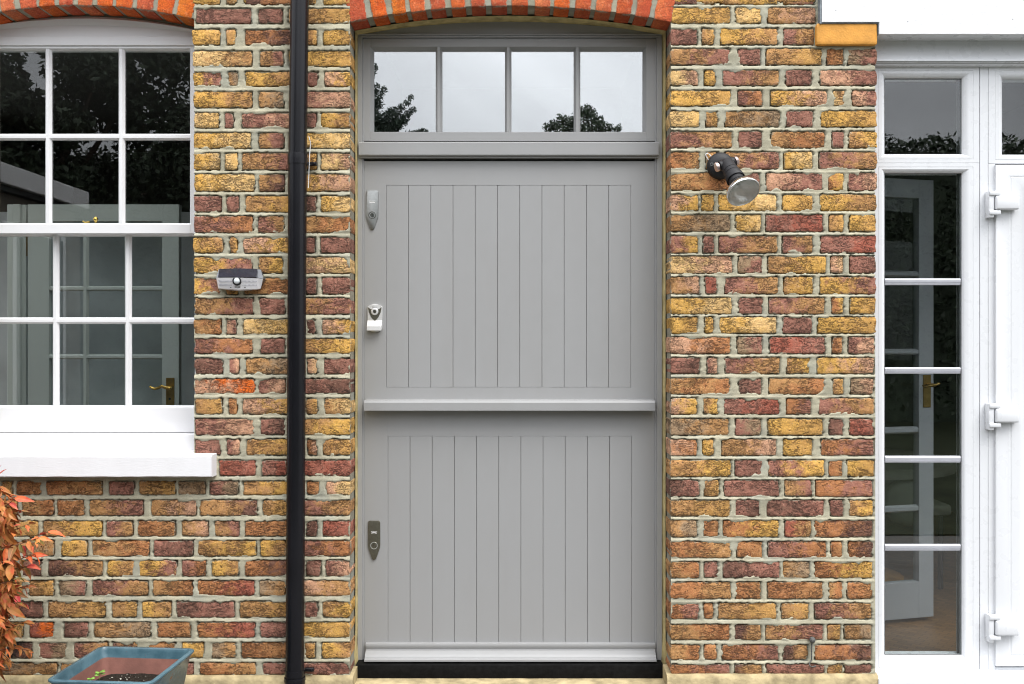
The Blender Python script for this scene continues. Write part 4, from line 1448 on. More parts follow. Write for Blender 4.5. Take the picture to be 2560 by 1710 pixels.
for i in range(8):
    j = (i + 1) % 8
    b.bm.faces.new((vv[i], vv[j], vb[j], vb[i]))
cen = b.bm.verts.new(P3(594, 684, -0.030))
for i in range(8):
    b.bm.faces.new((vv[i], vv[(i + 1) % 8], cen))
b.build('lamp_housing', smoke, sl_)
b = MB()
b.ball(P3(592.3, 702.6, -0.059), 0.0118, (1, 0.75, 1), 20)
b.build('sensor_dome', 'dome', sl_, 80)
b = MB()
b.lathe([(-0.004, 0.0165), (0.004, 0.0160), (0.005, 0.0125), (0.0, 0.0120)], P3(592.3, 702.6, -0.058), (0, -1, 0.0), 24)
b.build('sensor_ring', 'blackmat', sl_, 40)
for (x, y, dd) in ((554, 678, -0.0215), (552.8, 682, -0.0285), (637.6, 678, -0.0215), (637.4, 681.7, -0.0285)):
    b = MB()
    b.ball(P3(x, y, dd), 0.0016, (1, 0.5, 1), 8)
    b.build('panel_dot', 'whiteplastic', sl_)
b = MB()   # LED strips: two rows of small ribs either side, and slots
for row, (ya, yb, y0_, y1_) in enumerate(((702.5, 702, -0.0, 0), (712, 711.5, 0, 0))):
    for side in (0, 1):
        for k2 in range(11):
            x = (549 + k2 * 2.9) if side == 0 else (607.5 + k2 * 3.3)
            t = (x - 545.5) / 46.0 if x < 591 else (643 - x) / 52.0
            yfr = (ya - 694.5) / 28.0
            dep = (-0.052 - 0.012 * t) * (1 - yfr) + (-0.034 - 0.012 * t) * yfr
            c = P3(x, ya, dep)
            b.box(c[0] - 0.0013, c[0] + 0.0013, dep - 0.0006, dep + 0.002, c[2] - 0.0028, c[2] + 0.0028)
o = b.build('led_ribs', mat_simple('led_rib_grey', (0.38, 0.38, 0.42), 0.3), sl_)
o['kind'] = 'stuff'
for (x0, x1, y, dep) in ((587, 600.5, 717.6, -0.0487), (575.5, 578.5, 718.5, -0.044), (611, 614, 718.3, -0.0445)):
    a = P3(x0, y, dep); c = P3(x1, y, dep)
    b = MB()
    b.box(a[0], c[0], dep - 0.0015, dep + 0.003, a[2] - 0.0014, a[2] + 0.0014)
    b.build('slot', 'blackmat', sl_)

# ------------------------------------------------------------------ spotlight
sp = empty('spotlight', (0.78, 0, 2.0285), 'black outdoor spotlight with large reflector bulb pointing down, on the right brick pier', 'spotlight')
bc = Vector((0.780, 0.0, 2.0285))
b = MB()
b.lathe([(-0.002, 0.0500), (0.012, 0.0505), (0.020, 0.0480), (0.026, 0.0420), (0.031, 0.0330), (0.0345, 0.0260), (0.036, 0.0)], bc, (0, -1, 0), 40)
b.build('mounting_base', 'blackmat', sp, 50)
kn = Vector((0.786, -0.088, 2.021))
b = MB()
b.tube([bc + Vector((0, -0.030, 0)), bc + Vector((0.001, -0.055, -0.001)), kn], 0.019, 20)
b.build('arm', 'blackmat', sp, 50)
ax = Vector((0.22, -0.64, -0.736)).normalized()
side = Vector((0.93, 0.08, 0.30)).normalized()
b = MB()
b.lathe([(-0.030, 0.012), (-0.028, 0.0185), (0.028, 0.0185), (0.030, 0.012)], kn, side, 20, True, True)
b.build('knuckle', 'blackmat', sp, 40)
b = MB()
b.lathe([(-0.008, 0.005), (-0.008, 0.0165), (-0.003, 0.018), (0.003, 0.0165), (0.003, 0.002)], kn - side * 0.036, side, 12, True, True)
zinc = mat_simple('pinkish_zinc', (0.62, 0.50, 0.48), 0.35, 0.8)
b.build('wing_nut', zinc, sp, 30)
b = MB()
b.lathe([(-0.003, 0.002), (-0.003, 0.0165), (0.003, 0.018), (0.008, 0.014), (0.008, 0.002)], kn + side * 0.036, side, 12, True, True)
b.build('wing_nut', zinc, sp, 30)
b = MB()
st = kn - ax * 0.012
b.lathe([(0, 0.012), (0.004, 0.023), (0.012, 0.0255), (0.050, 0.0275), (0.051, 0.0262), (0.053, 0.0262), (0.054, 0.0282), (0.068, 0.0290), (0.069, 0.0275), (0.071, 0.0275), (0.072, 0.0310),
         (0.100, 0.0345), (0.103, 0.0330), (0.100, 0.0290), (0.108, 0.0285), (0.120, 0.0300), (0.121, 0.01)], st, ax, 40)
b.build('lamp_holder', 'blackmat', sp, 40)
b = MB()
bo = st + ax * 0.105
b.lathe([(0.010, 0.0265), (0.018, 0.0300), (0.030, 0.0400), (0.044, 0.0510), (0.054, 0.0580), (0.061, 0.0612), (0.068, 0.0620), (0.0715, 0.0610), (0.0725, 0.0590), (0.0695, 0.0575)], bo, ax, 56)
b.build('bulb_reflector', 'chrome', sp, 60)
b = MB()
b.lathe([(0.0690, 0.0574), (0.060, 0.0545), (0.045, 0.046), (0.030, 0.034), (0.018, 0.018), (0.014, 0.001)], bo, ax, 56)
b.build('bulb_bowl', 'bowl', sp, 60)
b = MB()
b.lathe([(0.016, 0.006), (0.040, 0.006), (0.048, 0.004), (0.050, 0.0005)], bo, ax, 16)
b.build('burner', 'steel', sp, 60)
b = MB()
b.lathe([(0.0, 0.0598), (0.0025, 0.0570), (0.006, 0.0480), (0.0090, 0.0370), (0.0108, 0.024), (0.0120, 0.010), (0.0122, 0.0005)], (0, 0, 0), (0, 0, 1), 56)
ln = b.build('bulb_lens', 'lens', sp, 60)
ln.data.transform(Matrix.Translation(bo + ax * 0.0705) @ ax.to_track_quat('Z', 'Y').to_matrix().to_4x4())
b = MB()
b.lathe([(0, 0.0068), (0.0012, 0.0065), (0.0012, 0.0032), (0.0, 0.003)], (0.780 - 0.0365, -0.0295, 2.031), (-0.45, -0.9, 0.0), 18)
b.build('fixing_screw', 'chrome', sp, 30)
b = MB()
b.tube([P3(1777.5, 391, -0.012), P3(1773, 386, -0.014), P3(1768, 383, -0.014), P3(1764.5, 385.5, -0.012), P3(1765, 390, -0.01), P3(1770.5, 399, -0.008)], 0.0021, 8)
b.build('cable_loop', 'whiteplastic', sp, 60)

# ------------------------------------------------------------------ iron hook
hk = empty('wall_hook', P3(2031, 1600, 0), 'small rusty iron catch hook on the right pier near the ground', 'hook')
b = MB()
b.ball(P3(2031, 1600, -0.012), 0.0115, (1, 1, 1.05), 12)
b.tube([P3(2031, 1600, 0.004), P3(2031, 1600, -0.012)], 0.006, 8)
b.build('knob', 'iron', hk, 60)
b = MB()
b.tube([P3(2030, 1606, -0.014), P3(2029, 1620, -0.012), P3(2028.5, 1640, -0.012), P3(2029, 1652, -0.013)], 0.0026, 8)
b.tube([P3(2029, 1651, -0.013), P3(2024, 1656, -0.016), P3(2023.5, 1662, -0.02), P3(2027, 1667, -0.024), P3(2033, 1667, -0.026), P3(2040, 1664.5, -0.028)], 0.0026, 8)
b.build('hook_arm', 'iron', hk, 60)

# ------------------------------------------------------------------ white fascia, orange brick
fa = empty('fascia', (PX(2400), -0.07, PZ(84)), 'bright white painted fascia and soffit over the glazed door, at the top right', 'fascia')
fy = -0.028
XR = 3.6
b = MB()
x_a, x_b = PX(2055, fy), PX(2198.5, fy)
z_a, z_b = PZ(54.5, fy), PZ(84.5, fy)
b.prism([(x_a, z_a), (x_b, z_a), (x_b, z_b), (XR, z_b), (XR, 3.3), (x_a, 3.3)], fy + 0.014, fy, bev=0.001)
b.build('fascia_board', 'sillwhite', fa)
b = MB()
b.box(PX(2200, fy), XR, fy + 0.0142, 0.058, z_b + 0.0005, z_b + 0.02)
b.build('soffit_board', 'upvc', fa)
for (x, y) in ((2090, 25), (2269.5, 54), (2532, 47.5)):
    b = MB()
    b.ball(P3(x, y, fy - 0.0005), 0.0018, (1.3, 0.5, 0.8), 8)
    b.build('nail_head', 'lead', fa)
b = MB()
b.box(x_a - 0.007, x_a - 0.0005, fy + 0.002, 0.03, z_a - 0.006, 3.29, 0.001)
b.box(x_a - 0.0085, x_b + 0.002, fy + 0.003, -0.019, z_a - 0.0045, z_a - 0.0005, 0.0005)
b.box(x_b - 0.0035, x_b - 0.0006, fy + 0.0035, -0.012, z_b - 0.002, z_a - 0.0048, 0.0005)
b.build('lead_flashing', 'lead', fa)

V, Fq, sm, ed, al = brick_geo((PX(2041.5, -0.02), PX(2193.0, -0.02)), (PZ(111.5, -0.02), PZ(58.3, -0.02)), 0.15, BRS, jit=0.0005, rough=0.0004, round_=0.002)
V[:, 1] = np.where(V[:, 1] > 0.1, 0.05, V[:, 1] - 0.020)
ob = np_mesh('painted_brick', V, Fq, 'orangepaint', None, sm)
tag(ob, 'smooth ochre orange painted brick at the top of the right pier under the white fascia', 'brick')

# ------------------------------------------------------------------ white glazed door screen on the right
gd = empty('glazed_screen', (PX(2400, 0.04), 0.06, PZ(1690, 0.03)), 'white plastic glazed door and side panel right of the brick pier', 'glazed door')
GY = 0.070
b = MB()   # cove board over the frame
xl = PX(2183)
CQ = [(0.057, 99), (0.0565, 112), (0.054, 126), (0.047, 139), (0.036, 148), (0.033, 152), (0.040, 152.8), (0.040, 156), (0.050, 157.5), (0.050, 163)]
b.prism([(y_, PZ(p_, y_)) for y_, p_ in CQ] + [(0.12, PZ(163.5, 0.05)), (0.12, PZ(99, 0.057))], xl, XR, 'x')
b.build('head_trim', 'upvc', gd, 30)


def pvc(parent, name, x0, x1, z0, z1, wdt, y, depth=0.06, sl=0.016, step=0.003):
    """mitred plastic frame: flat, fine step, rounded slope to the glass"""
    b_ = MB()
    b_.ring(x0, x1, z0, z1, [(0.0, y + depth), (0.0, y + 0.002), (0.002, y), (wdt * 0.42, y), (wdt * 0.42 + 0.0006, y + 0.0012), (wdt * 0.42 + 0.0014, y + 0.0012), (wdt * 0.42 + 0.002, y), (wdt - sl, y),
                             (wdt - sl * 0.62, y + 0.002), (wdt - sl * 0.25, y + 0.007), (wdt, y + 0.016), (wdt, y + depth)])
    return b_.build(name, 'upvc', parent, 30)


# fixed side light: upper and lower rings share the transom
gx0_, gx1_ = PX(2211.5, GY + 0.016), PX(2404, GY + 0.016)
wS = 0.050
side_l = gx0_ - wS; side_r = gx1_ + wS
zt1, zt0 = PZ(196.5, GY + 0.016), PZ(385.5, GY + 0.016)
zl1, zl0 = PZ(433.5, GY + 0.016), PZ(1637, GY + 0.016)
wt = (zt0 - zl1) / 2


def ring_rect(parent, name, gx0, gx1, gz0, gz1, l, r, bt, tp, y, depth=0.06, sl=0.018):
    b_ = MB()
    fr = [(1.0, y + depth), (1.0, y + 0.0015), (0.97, y), (0.62, y), (0.605, y + 0.0012), (0.58, y + 0.0012), (0.565, y), (0.36, y), (0.22, y + 0.003), (0.08, y + 0.010), (0.0, y + 0.018), (0.0, y + depth)]
    rows_ = []
    for f_, yy in fr:
        rows_.append([b_.bm.verts.new(c) for c in ((gx0 - l * f_, yy, gz0 - bt * f_), (gx1 + r * f_, yy, gz0 - bt * f_), (gx1 + r * f_, yy, gz1 + tp * f_), (gx0 - l * f_, yy, gz1 + tp * f_))])
    for r0, r1 in zip(rows_, rows_[1:]):
        for i in range(4):
            j = (i + 1) % 4
            b_.bm.faces.new((r0[i], r0[j], r1[j], r1[i]))
    return b_.build(name, 'upvc', parent, 25)


MULL_L = PX(2448.5, GY); MULL_R = PX(2457, GY)
f1 = ring_rect(gd, 'top_light_frame', gx0_, gx1_, zt0, zt1, wS, MULL_L - gx1_, wt - 0.0002, PZ(165, GY) - zt1, GY)
f2 = ring_rect(gd, 'side_light_frame', gx0_, gx1_, zl0, zl1, wS, MULL_L - gx1_, zl0 - PZ(1690, GY), wt - 0.0002, GY)
b = MB()
b.box(MULL_L + 0.003, PX(2471, GY), GY + 0.002, GY + 0.06, PZ(1692, GY), PZ(164.5, GY), 0.001)
b.build('mullion', 'upvc', gd)
g2x0 = PX(2505.5, GY + 0.016)
f3 = ring_rect(gd, 'top_light_frame', g2x0, 3.0, PZ(386.5, GY + 0.016), PZ(198.5, GY + 0.016), g2x0 - PX(2471.3, GY), 0.05, PZ(386.5, GY + 0.016) - PZ(409, GY), PZ(165, GY) - PZ(198.5, GY + 0.016), GY)
b = MB()
b.box(PX(2471.3, GY), PX(2488.5, GY), GY + 0.0005, GY + 0.06, PZ(1690, GY), PZ(409.3, GY), 0.001)
b.box(PX(2488.7, GY), 3.05, GY + 0.0008, GY + 0.06, PZ(1690, GY), PZ(1668.5, GY), 0.001)
b.build('door_frame', 'upvc', gd)
# hinged leaf
LGY = GY - 0.012
g3x0 = PX(2574, LGY + 0.016)
lf = ring_rect(gd, 'door_leaf', g3x0, 2.9, PZ(1597, LGY), PZ(485, LGY), g3x0 - PX(2490, LGY), 0.12, PZ(1597, LGY) - PZ(1666, LGY), PZ(412, LGY) - PZ(485, LGY), LGY, 0.07)


def pane(parent, x0, x1, z0, z1, y, mat='glass_right'):
    q = MB()
    q.box(x0 - 0.004, x1 + 0.004, y, y + 0.004, z0 - 0.004, z1 + 0.004)
    return q.build('pane', mat, parent)


pane(f1, gx0_, gx1_, zt0, zt1, GY + 0.019)
pane(f2, gx0_, gx1_, zl0, zl1, GY + 0.019)
pane(f3, g2x0, 3.0, PZ(386.5, GY + 0.016), PZ(198.5, GY + 0.016), GY + 0.019)
pane(lf, g3x0, 2.9, PZ(1597, LGY), PZ(485, LGY), LGY + 0.02)
b = MB()   # dark gasket lines
for (x0, x1, z0, z1) in ((gx0_, gx1_, zt0, zt1), (gx0_, gx1_, zl0, zl1)):
    b.ring(x0 - 0.001, x1 + 0.001, z0 - 0.001, z1 + 0.001, [(0, GY + 0.0175), (0.0032, GY + 0.0175), (0.0032, GY + 0.0192)])
    b.box(x1 - 0.0105, x1 - 0.002, GY + 0.030, GY + 0.036, z0, z1)
b.build('gasket', 'blackmat', gd)
for (t, bt) in ((696, 712.5), (918.5, 934), (1140, 1156.5), (1361, 1377)):
    b = MB()
    yb_ = GY + 0.008
    z1_, z0_ = PZ(t, yb_), PZ(bt, yb_)
    h_ = z1_ - z0_
    b.prism([(yb_ + 0.0105, z0_), (yb_ + 0.003, z0_), (yb_ + 0.001, z0_ + h_ * 0.28), (yb_ + 0.003, z0_ + h_ * 0.33), (yb_ + 0.001, z0_ + h_ * 0.4), (yb_, z1_ - h_ * 0.25), (yb_ + 0.004, z1_), (yb_ + 0.0105, z1_)], gx0_ + 0.0005, gx1_ - 0.007, 'x')
    b.build('glazing_bar', 'alu', f2)


def hinge(ytop, ybot):
    h = MB()
    y0 = LGY
    zt2, zb2 = PZ(ytop, y0), PZ(ybot, y0)
    H = zt2 - zb2
    xa = PX(2472.5, y0 - 0.02)
    # frame part: upright with two knuckle ears
    h.box(xa, xa + 0.020, y0 - 0.020, GY, zb2, zt2, 0.003, 2)
    h.box(xa + 0.0005, xa + 0.044, y0 - 0.026, y0 - 0.002, zt2 - 0.018, zt2 - 0.0005, 0.004, 2)
    h.box(xa + 0.0005, xa + 0.044, y0 - 0.026, y0 - 0.002, zb2 + 0.010, zb2 + 0.027, 0.004, 2)
    o_ = h.build('hinge', 'upvc', gd, 40)
    q = MB()
    q.box(xa + 0.0235, xa + 0.112, y0 - 0.030, y0 - 0.0008, zb2 + 0.0285, zt2 - 0.0195, 0.007, 3)
    q.build('hinge_flag', 'upvc', o_, 40)
    return o_


hinge(479, 545); hinge(1008, 1074); hinge(1534, 1603)
b = MB()
b.box(PX(2190, 0.0), 3.1, -0.03, 0.09, PZ(1730, 0.0), PZ(1695, -0.02), 0.004, 2)
o = b.build('door_cill', 'upvc', None, 40)
tag(o, 'white plastic cill under the glazed door at the bottom right', 'cill')

# ------------------------------------------------------------------ rooms behind the glass
def room(name, x0, x1, y0, y1, z0, z1, mat, open_left=None):
    b_ = MB()
    t = 0.08
    b_.box(x0 - t, x1 + t, y1, y1 + t, z0, z1)
    b_.box(x1, x1 + t, y0, y1 - 0.001, z0, z1)
    if open_left is None:
        b_.box(x0 - t, x0, y0, y1 - 0.001, z0, z1)
    else:
        oy0, oy1, oz0, oz1 = open_left  # unseen side opening, added to let more daylight into this room
        b_.box(x0 - t, x0, y0, oy0, z0, z1)
        b_.box(x0 - t, x0, oy1, y1 - 0.001, z0, z1)
        b_.box(x0 - t, x0, oy0 + 0.001, oy1 - 0.001, z0, oz0)
        b_.box(x0 - t, x0, oy0 + 0.001, oy1 - 0.001, oz1, z1)
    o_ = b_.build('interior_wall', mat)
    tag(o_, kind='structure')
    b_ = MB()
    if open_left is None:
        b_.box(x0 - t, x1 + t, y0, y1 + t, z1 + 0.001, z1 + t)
    else:      # unseen ceiling opening, added to brighten the inner door
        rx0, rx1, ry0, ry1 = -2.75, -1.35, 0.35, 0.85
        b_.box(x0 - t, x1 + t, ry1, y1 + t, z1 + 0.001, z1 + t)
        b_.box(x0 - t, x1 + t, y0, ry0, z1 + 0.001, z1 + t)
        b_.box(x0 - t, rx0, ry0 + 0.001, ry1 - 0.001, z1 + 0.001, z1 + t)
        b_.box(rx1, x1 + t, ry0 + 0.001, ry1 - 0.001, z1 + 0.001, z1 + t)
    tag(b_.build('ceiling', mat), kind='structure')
    b_ = MB()
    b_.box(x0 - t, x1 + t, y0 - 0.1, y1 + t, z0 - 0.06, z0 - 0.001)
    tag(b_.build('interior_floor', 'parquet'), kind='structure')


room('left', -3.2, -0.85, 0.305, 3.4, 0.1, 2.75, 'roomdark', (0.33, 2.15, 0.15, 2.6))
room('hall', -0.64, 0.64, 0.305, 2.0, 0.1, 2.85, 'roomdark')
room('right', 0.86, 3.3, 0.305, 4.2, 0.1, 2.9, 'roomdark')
b = MB()
b.box(3.05, 3.5, 0.03, 0.30, 0, 3.3)
b.box(PX(2182) + 0.002, 3.04, 0.135, 0.30, PZ(164.0, 0.07) + 0.002, 3.3)
b.box(-3.4, WIN_L - 0.602, 0.017, 0.30, 0, 3.3)
tag(b.build('house_wall', 'core'), kind='structure')
b = MB()
b.box(PX(118, 1.6) - 0.3, PX(520, 1.6), 1.62, 1.70, 0.1, PZ(530, 1.62))
tag(b.build('partition_wall', 'roomgrey'), kind='structure')


def glazed_leaf(root, y, x0, x1, z0, z1, gxs, gzs, mat, dep=0.04):
    """stiles and rails round pane openings"""
    b_ = MB()
    b_.box(x0, gxs[0][0], y, y + dep, z0, z1, 0.001)
    b_.box(gxs[-1][1], x1, y, y + dep, z0, z1, 0.001)
    b_.box(gxs[0][0] + 0.0002, gxs[-1][1] - 0.0002, y, y + dep, gzs[0][1], z1, 0.001)
    b_.box(gxs[0][0] + 0.0002, gxs[-1][1] - 0.0002, y, y + dep, z0, gzs[-1][0], 0.001)
    o_ = b_.build('door_leaf', mat, root)
    for i in range(len(gzs) - 1):
        zc_ = (gzs[i][0] + gzs[i + 1][1]) / 2; hh_ = gzs[i][0] - gzs[i + 1][1]
        bar_h(zc_, hh_ * 0.5, hh_, y + 0.003, y + 0.022, gxs[0][0], gxs[-1][1], 'glazing_bar', mat, o_)
    for i in range(len(gxs) - 1):
        xc_ = (gxs[i][1] + gxs[i + 1][0]) / 2; ww = gxs[i + 1][0] - gxs[i][1]
        bar_v(xc_, ww * 0.5, ww, y + 0.002, y + 0.021, gzs[-1][0], gzs[0][1], 'glazing_bar', mat, o_)
    for gx in gxs:
        for gz in gzs:
            q_ = MB()
            q_.box(gx[0] - 0.002, gx[1] + 0.002, y + 0.0225, y + 0.026, gz[0] - 0.002, gz[1] + 0.002)
            q_.build('pane', 'glass_in', o_)
    return o_


fd = empty('glazed_inner_door', (PX(250, 1.2), 1.2, 0.1), 'sage green glazed inner door with brass lever handle, seen through the sash window', 'door')
yI = 1.2
cols = [(122, 204.5), (218.5, 308), (322, 405)]
gxs = [(PX(a, yI), PX(c, yI)) for a, c in cols]
gzs = [(PZ(c, yI), PZ(a, yI)) for a, c in ((553, 715), (727, 886), (898, 1058), (1070, 1225))]
glazed_leaf(fd, yI, PX(69, yI), PX(447, yI), 0.102, PZ(511, yI), gxs, gzs, 'sage')
b = MB()
for (a, c, dd) in ((18, 34, 0.01), (34.3, 52, 0.0), (52.3, 62, 0.02)):
    b.box(PX(a, yI), PX(c, yI), yI - 0.01 + dd, yI + 0.1, 0.102, PZ(511, yI), 0.002)
b.build('door_frame', 'sage', fd)
b = MB()
b.box(PX(62.5, yI), PX(68.5, yI), yI + 0.012, yI + 0.02, PZ(640, yI), PZ(585, yI))
b.build('hinge', 'dullbrass', fd)
b = MB()
b.box(PX(415.5, yI), PX(436.5, yI), yI - 0.004, yI - 0.0004, PZ(1040, yI), PZ(944.5, yI), 0.001)
b.build('handle_plate', 'dullbrass', fd)
b = MB()
yh = yI - 0.05
b.tube([P3(425, 969, yI), P3(425, 969, yh)], 0.010, 12)
b.tube([P3(427, 970, yh), P3(413, 969, yh), P3(404, 965, yh), P3(396, 970, yh), P3(387, 972, yh), P3(379, 970, yh), P3(374.5, 965.5, yh)], 0.0085, 10, 0.006)
b.build('lever_handle', 'brass', fd, 60)
b = MB()
disc(b, PX(425, yI), PZ(997, yI), 0.006, yI - 0.005, yI - 0.0038, 12)
b.build('keyhole', 'blackmat', fd)

# right-hand room
ra = R(15)
rd = empty('ajar_inner_door', (PX(2331, 0.78), 0.78, 0.1), 'white glazed inner door standing ajar behind the right side panel', 'door')
yI = 0.0
Dk = 0.78
kx = K(Dk)
# built flat with its free edge at local x=0, then swung about that edge
xr = 0.0


def LX(px_): return -(2334 - px_) * kx / math.cos(ra) * 0.98


gz_ = [(PZ(a, Dk) , PZ(c, Dk)) for a, c in ((678, 497), (872, 694), (1065.5, 887), (1261, 1083), (1451, 1278))]
dleaf = glazed_leaf(rd, 0.0, -0.70, 0.0, PZ(1541, Dk), PZ(451, Dk), [(-0.60, LX(2292))], gz_, 'inwhite')
b = MB()
b.box(LX(2303), LX(2325), -0.004, -0.0003, PZ(1018, Dk), PZ(937, Dk), 0.001)
b.build('handle_plate', 'dullbrass', rd)
b = MB()
b.tube([(LX(2314), 0, PZ(962, Dk)), (LX(2314), -0.045, PZ(962, Dk))], 0.009, 10)
b.tube([(LX(2330), -0.045, PZ(958, Dk)), (LX(2320), -0.045, PZ(961, Dk)), (LX(2312), -0.045, PZ(963, Dk)), (LX(2300), -0.045, PZ(962, Dk)), (LX(2290), -0.045, PZ(966, Dk)), (LX(2284), -0.045, PZ(962, Dk))], 0.0075, 10, 0.005)
b.build('lever_handle', 'dullbrass', rd, 60)
T = Matrix.Translation((PX(2334, Dk), Dk, 0)) @ Matrix.Rotation(ra, 4, 'Z')
for ch_ in list(rd.children) + [g for c in rd.children for g in c.children]:
    ch_.data.transform(T)

tb = empty('dining_table', (1.75, 1.7, 0.1), 'pale dining table on an orange wood pedestal, dim behind the right side panel', 'table')
b = MB(); b.lathe([(0, 0.55), (0.002, 0.57), (0.05, 0.57), (0.055, 0.56), (0.055, 0.0)], (1.85, 1.75, 0.68), (0, 0, 1), 40, True)
b.build('tabletop', 'cream', tb, 40)
b = MB(); b.lathe([(0, 0.30), (0.03, 0.30), (0.06, 0.14), (0.2, 0.09), (0.45, 0.11), (0.577, 0.16)], (1.78, 1.55, 0.102), (0, 0, 1), 24, True)
b.build('pedestal', 'wood', tb, 40)
ch = empty('dining_chair', (2.05, 1.4, 0.1), 'pale upholstered dining chair beside the dim dining table', 'chair')
b = MB(); b.ball((2.0, 1.25, 0.56), 0.12, (1.1, 0.5, 1.0), 20); b.build('backrest', 'cream', ch, 80)
b = MB(); b.box(1.88, 2.25, 1.3, 1.66, 0.48, 0.54, 0.02, 2); b.build('seat', 'cream', ch, 40)
for (x, y) in ((1.9, 1.33), (2.2, 1.33), (1.9, 1.62), (2.2, 1.62)):
    b = MB(); b.tube([(x, y, 0.102), (x, y, 0.485)], 0.014, 8); b.build('leg', 'blackmat', ch, 60)

# ------------------------------------------------------------------ ground
b = MB()
b.box(-80, 80, -80, 60, -0.3, 0.0)
tag(b.build('ground', 'paving'), kind='structure')

b = MB()
b.box(-60, 60, -60, -3.0, -0.2, 0.012)
tag(b.build('lawn', mat_simple('mown_grass', (0.028, 0.034, 0.018), 0.95, var=0.4, scale=3, spec=0.1)), kind='structure')

# ------------------------------------------------------------------ glazed blue pot
pc = Vector((-1.302, -0.375, 0.0))
prot = R(-4.5)
pot = empty('plant_pot', pc, 'square blue glazed pot with bare terracotta inside, holding soil', 'plant pot')


def rsq(half, rc, z, n_=6):
    res = []
    for (sx_, sy_, a0) in ((1, 1, 0), (-1, 1, 90), (-1, -1, 180), (1, -1, 270)):
        for i in range(n_ + 1):
            a = R(a0 + 90 * i / n_)
            res.append(Vector((sx_ * (half - rc) + rc * math.cos(a), sy_ * (half - rc) + rc * math.sin(a), z)))
    mrot = Matrix.Rotation(prot, 3, 'Z')
    return [mrot @ v + pc for v in res]


def loft(rings, mb, cap0=False, cap1=False):
    rr = [[mb.bm.verts.new(v) for v in ring] for ring in rings]
    n_ = len(rr[0])
    for a, c in zip(rr, rr[1:]):
        for i in range(n_):
            j = (i + 1) % n_
            mb.bm.faces.new((a[i], a[j], c[j], c[i]))
    if cap0: mb.bm.faces.new(rr[0][::-1])
    if cap1: mb.bm.faces.new(rr[-1])


H = 0.290
b = MB()
loft([rsq(0.118, 0.02, 0.0), rsq(0.122, 0.022, 0.006), rsq(0.166, 0.028, H - 0.022), rsq(0.172, 0.028, H - 0.012), rsq(0.1765, 0.028, H - 0.007), rsq(0.1765, 0.028, H - 0.002), rsq(0.174, 0.027, H), rsq(0.164, 0.022, H), rsq(0.1615, 0.021, H - 0.003), rsq(0.160, 0.02, H - 0.012), rsq(0.153, 0.02, H - 0.034), rsq(0.1555, 0.02, H - 0.036)], b, True)
b.build('glazed_body', 'glaze', pot, 40)
b = MB()
loft([rsq(0.1532, 0.02, H - 0.033), rsq(0.149, 0.02, H - 0.055), rsq(0.128, 0.02, H - 0.17), rsq(0.02, 0.01, H - 0.18)], b, False, True)
b.build('terracotta_lining', 'terracotta', pot, 40)
# soil mound
rs = np.random.RandomState(3)
n_r, n_t = 14, 40
V = [(pc.x, pc.y, H - 0.056)]
for i in range(1, n_r + 1):
    for k in range(n_t):
        a = 2 * math.pi * k / n_t
        f_ = i / n_r
        sq = 0.138 / max(abs(math.cos(a)), abs(math.sin(a))) ** 0.75
        r_ = sq * f_
        z = H - 0.056 - 0.030 * f_ ** 2.2 + (rs.rand() - 0.5) * 0.008
        v = Matrix.Rotation(prot, 3, 'Z') @ Vector((r_ * math.cos(a), r_ * math.sin(a), 0))
        V.append((pc.x + v.x, pc.y + v.y, z))
Fc = []
for k in range(n_t):
    Fc.append((0, 1 + k, 1 + (k + 1) % n_t))
for i in range(n_r - 1):
    for k in range(n_t):
        a = 1 + i * n_t + k; c = 1 + i * n_t + (k + 1) % n_t
        Fc.append((a, a + n_t, c + n_t, c))
me = bpy.data.meshes.new('soil')
me.from_pydata(V, [], Fc); me.materials.append(M['soil'])
o = link('soil', me)
tag(o, 'dark crumbly soil lying in the blue pot', 'soil', kind='stuff')
b = MB()
for i in range(60):
    a = rs.rand() * 6.28; f_ = rs.rand() ** 0.6 * 0.95
    r_ = 0.13 * f_
    z = H - 0.056 - 0.030 * f_ ** 2.2 + 0.003
    s_ = 0.0008 + 0.0022 * rs.rand() ** 3
    m4 = Matrix.Translation((pc.x + r_ * math.cos(a), pc.y + r_ * math.sin(a), z)) @ Matrix.Rotation(rs.rand() * 3, 4, 'X') @ Matrix.Diagonal((1.3, 0.8, 0.7, 1))
    bmesh.ops.create_icosphere(b.bm, subdivisions=1, radius=s_, matrix=m4)
o = b.build('soil_grit', 'grit')
tag(o, 'white grit specks scattered on the soil in the blue pot', 'grit', kind='stuff')


def seedling(x, y, z, s, lab, seed):
    rs_ = random.Random(seed)
    root = empty('seedling', (x, y, z), lab, 'seedling')
    q = MB(); q.tube([(x, y, z - 0.003), (x + 0.001, y, z + 0.008 * s), (x, y, z + 0.016 * s)], 0.0008, 5); q.build('stem', 'sprout', root)
    for i in range(7):
        a = i * 2.4 + rs_.random()
        q = MB()
        c = Vector((x + math.cos(a) * 0.008 * s, y + math.sin(a) * 0.007 * s, z + (0.010 + 0.009 * rs_.random()) * s))
        q.bm.verts.ensure_lookup_table()
        m4 = Matrix.Translation(c) @ Matrix.Rotation(a, 4, 'Z') @ Matrix.Rotation(R(-25 + 30 * rs_.random()), 4, 'Y') @ Matrix.Diagonal((1.0, 0.72, 0.18, 1))
        bmesh.ops.create_icosphere(q.bm, subdivisions=2, radius=0.0068 * s, matrix=m4)
        q.build('leaf', 'sprout', root, 80)


